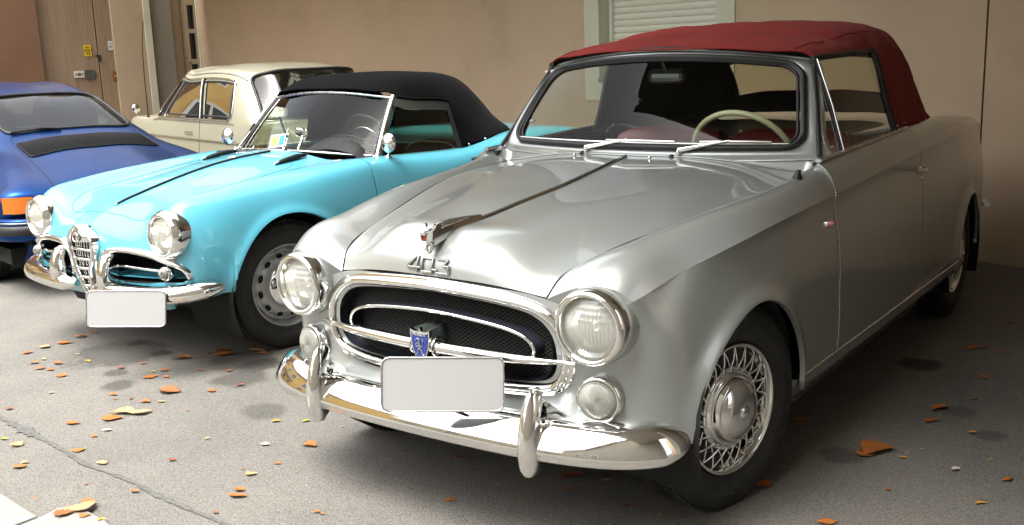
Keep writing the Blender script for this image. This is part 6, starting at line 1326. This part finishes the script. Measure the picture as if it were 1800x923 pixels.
def leaf_mesh(seed, m, ragged):
    rs = random.Random(seed); nu, nv = 11, 7; V = []
    fold = rs.uniform(.15, .9); curl = rs.uniform(-.9, .9); tw = rs.uniform(-.5, .5); wid = rs.uniform(.20, .34) if not ragged else rs.uniform(.32, .46); side = rs.uniform(-.25, .25)
    for i in range(nu):
        t = i/(nu-1); w_ = wid*math.sin(math.pi*min(1, t*.93+.05))**.75*(1-.35*t)*(1+(.35 if ragged else .12)*math.sin(i*2.4+seed)*(1 if i % 2 else .4))+.006
        for j in range(nv):
            s = (j/(nv-1)-.5)*2; y = s*w_; x = t-.5+ (.10*abs(s) if ragged else 0); z = fold*abs(s)**1.3*w_*.8+curl*.35*(t-.5)**2+.05*math.sin(3.1*t+2*s+seed)
            a = tw*(t-.5); y, z = y*math.cos(a)-z*math.sin(a), y*math.sin(a)+z*math.cos(a); V.append([x, y+side*math.sin(math.pi*t), z])
    V = np.array(V); V[:,2] -= V[:,2].min(); V[:,2] *= .6; F = gridF(nu, nv)
    o = len(V); st = [(-.5, 0, .02), (-.5, .012, .02), (-.72, .05+side, .03), (-.72, .04+side, .03)]; V = np.concatenate([V, np.array(st)]); F.append((o, o+1, o+2, o+3))
    me = bpy.data.meshes.new('leaf'); me.from_pydata([tuple(v) for v in V], [], F); me.update(); me.polygons.foreach_set('use_smooth', [True]*len(me.polygons)); me.materials.append(m); return me
LME = {t: [leaf_mesh(7*k+ord(t), m, k % 3 == 2) for k in range(6)] for t, m in LM.items()}
CN = {'o': 'orange', 'b': 'brown', 'p': 'pale tan', 'r': 'dark reddish', 'g': 'greenish', 'y': 'yellow', 'w': 'whitish'}
rs = random.Random(21)
def where(x, y):
    if x > .75: return 'on shaded asphalt right of the silver car'
    if y < -.75 and x < -.75: return 'near the paving slabs'
    if x < -1.15 and y > -.45: return 'before the turquoise car'
    if y > -.42: return 'under the silver car front'
    return 'on asphalt before the silver bumper'
ORD = ['leftmost', 'second', 'third', 'fourth', 'fifth', 'sixth', 'seventh', 'eighth', 'ninth', 'tenth', 'eleventh', 'twelfth', 'thirteenth', 'fourteenth', 'fifteenth', 'sixteenth', 'seventeenth', 'eighteenth', 'nineteenth', 'twentieth', 'twenty-first', 'twenty-second', 'twenty-third', 'twenty-fourth', 'twenty-fifth']
def size_of(s): return 'large curled' if s > .075 else ('small dry' if s > .03 else 'tiny dry')
def px(x, y):                                                      # bearing from the camera, so that the counting runs left to right in the view
    d = Vector((x, y, 0))-Vector(CAM_LOC); return d.dot(r_)/d.dot(fwd)
fam = {}
for i, (x, y, s, t) in enumerate(LEAVES): fam.setdefault((size_of(s), CN[t], where(x, y)), []).append(i)
LABEL = {}
for (sz, cn, wh), ids in fam.items():
    ids.sort(key=lambda i: px(LEAVES[i][0], LEAVES[i][1]))
    for k, i in enumerate(ids):
        LABEL[i] = '%s %s leaf %s' % (sz, cn, wh) if len(ids) == 1 else '%s %s leaf %s, %s' % (sz, cn, wh, 'leftmost one' if k == 0 else ORD[k]+' from left')
for i, (x, y, s, t) in enumerate(LEAVES):
    me = LME[t][rs.randrange(6)]; o = bpy.data.objects.new('leaf', me); C.objects.link(o)
    k = s*rs.uniform(1.0, 1.15); o.location = (x, y, .0055 if math.hypot(x+1.05, y+1.3) > .25 else .015); o.rotation_euler = (0, 0, LEAF_ANG+rs.uniform(-.6, .6)+(math.pi if rs.random() < .5 else 0)); o.scale = (k, k*rs.uniform(.9, 1.3), k*rs.uniform(.55, 1.0))
    tag(o, LABEL[i], 'leaf', 'fallen leaves scattered on the asphalt')
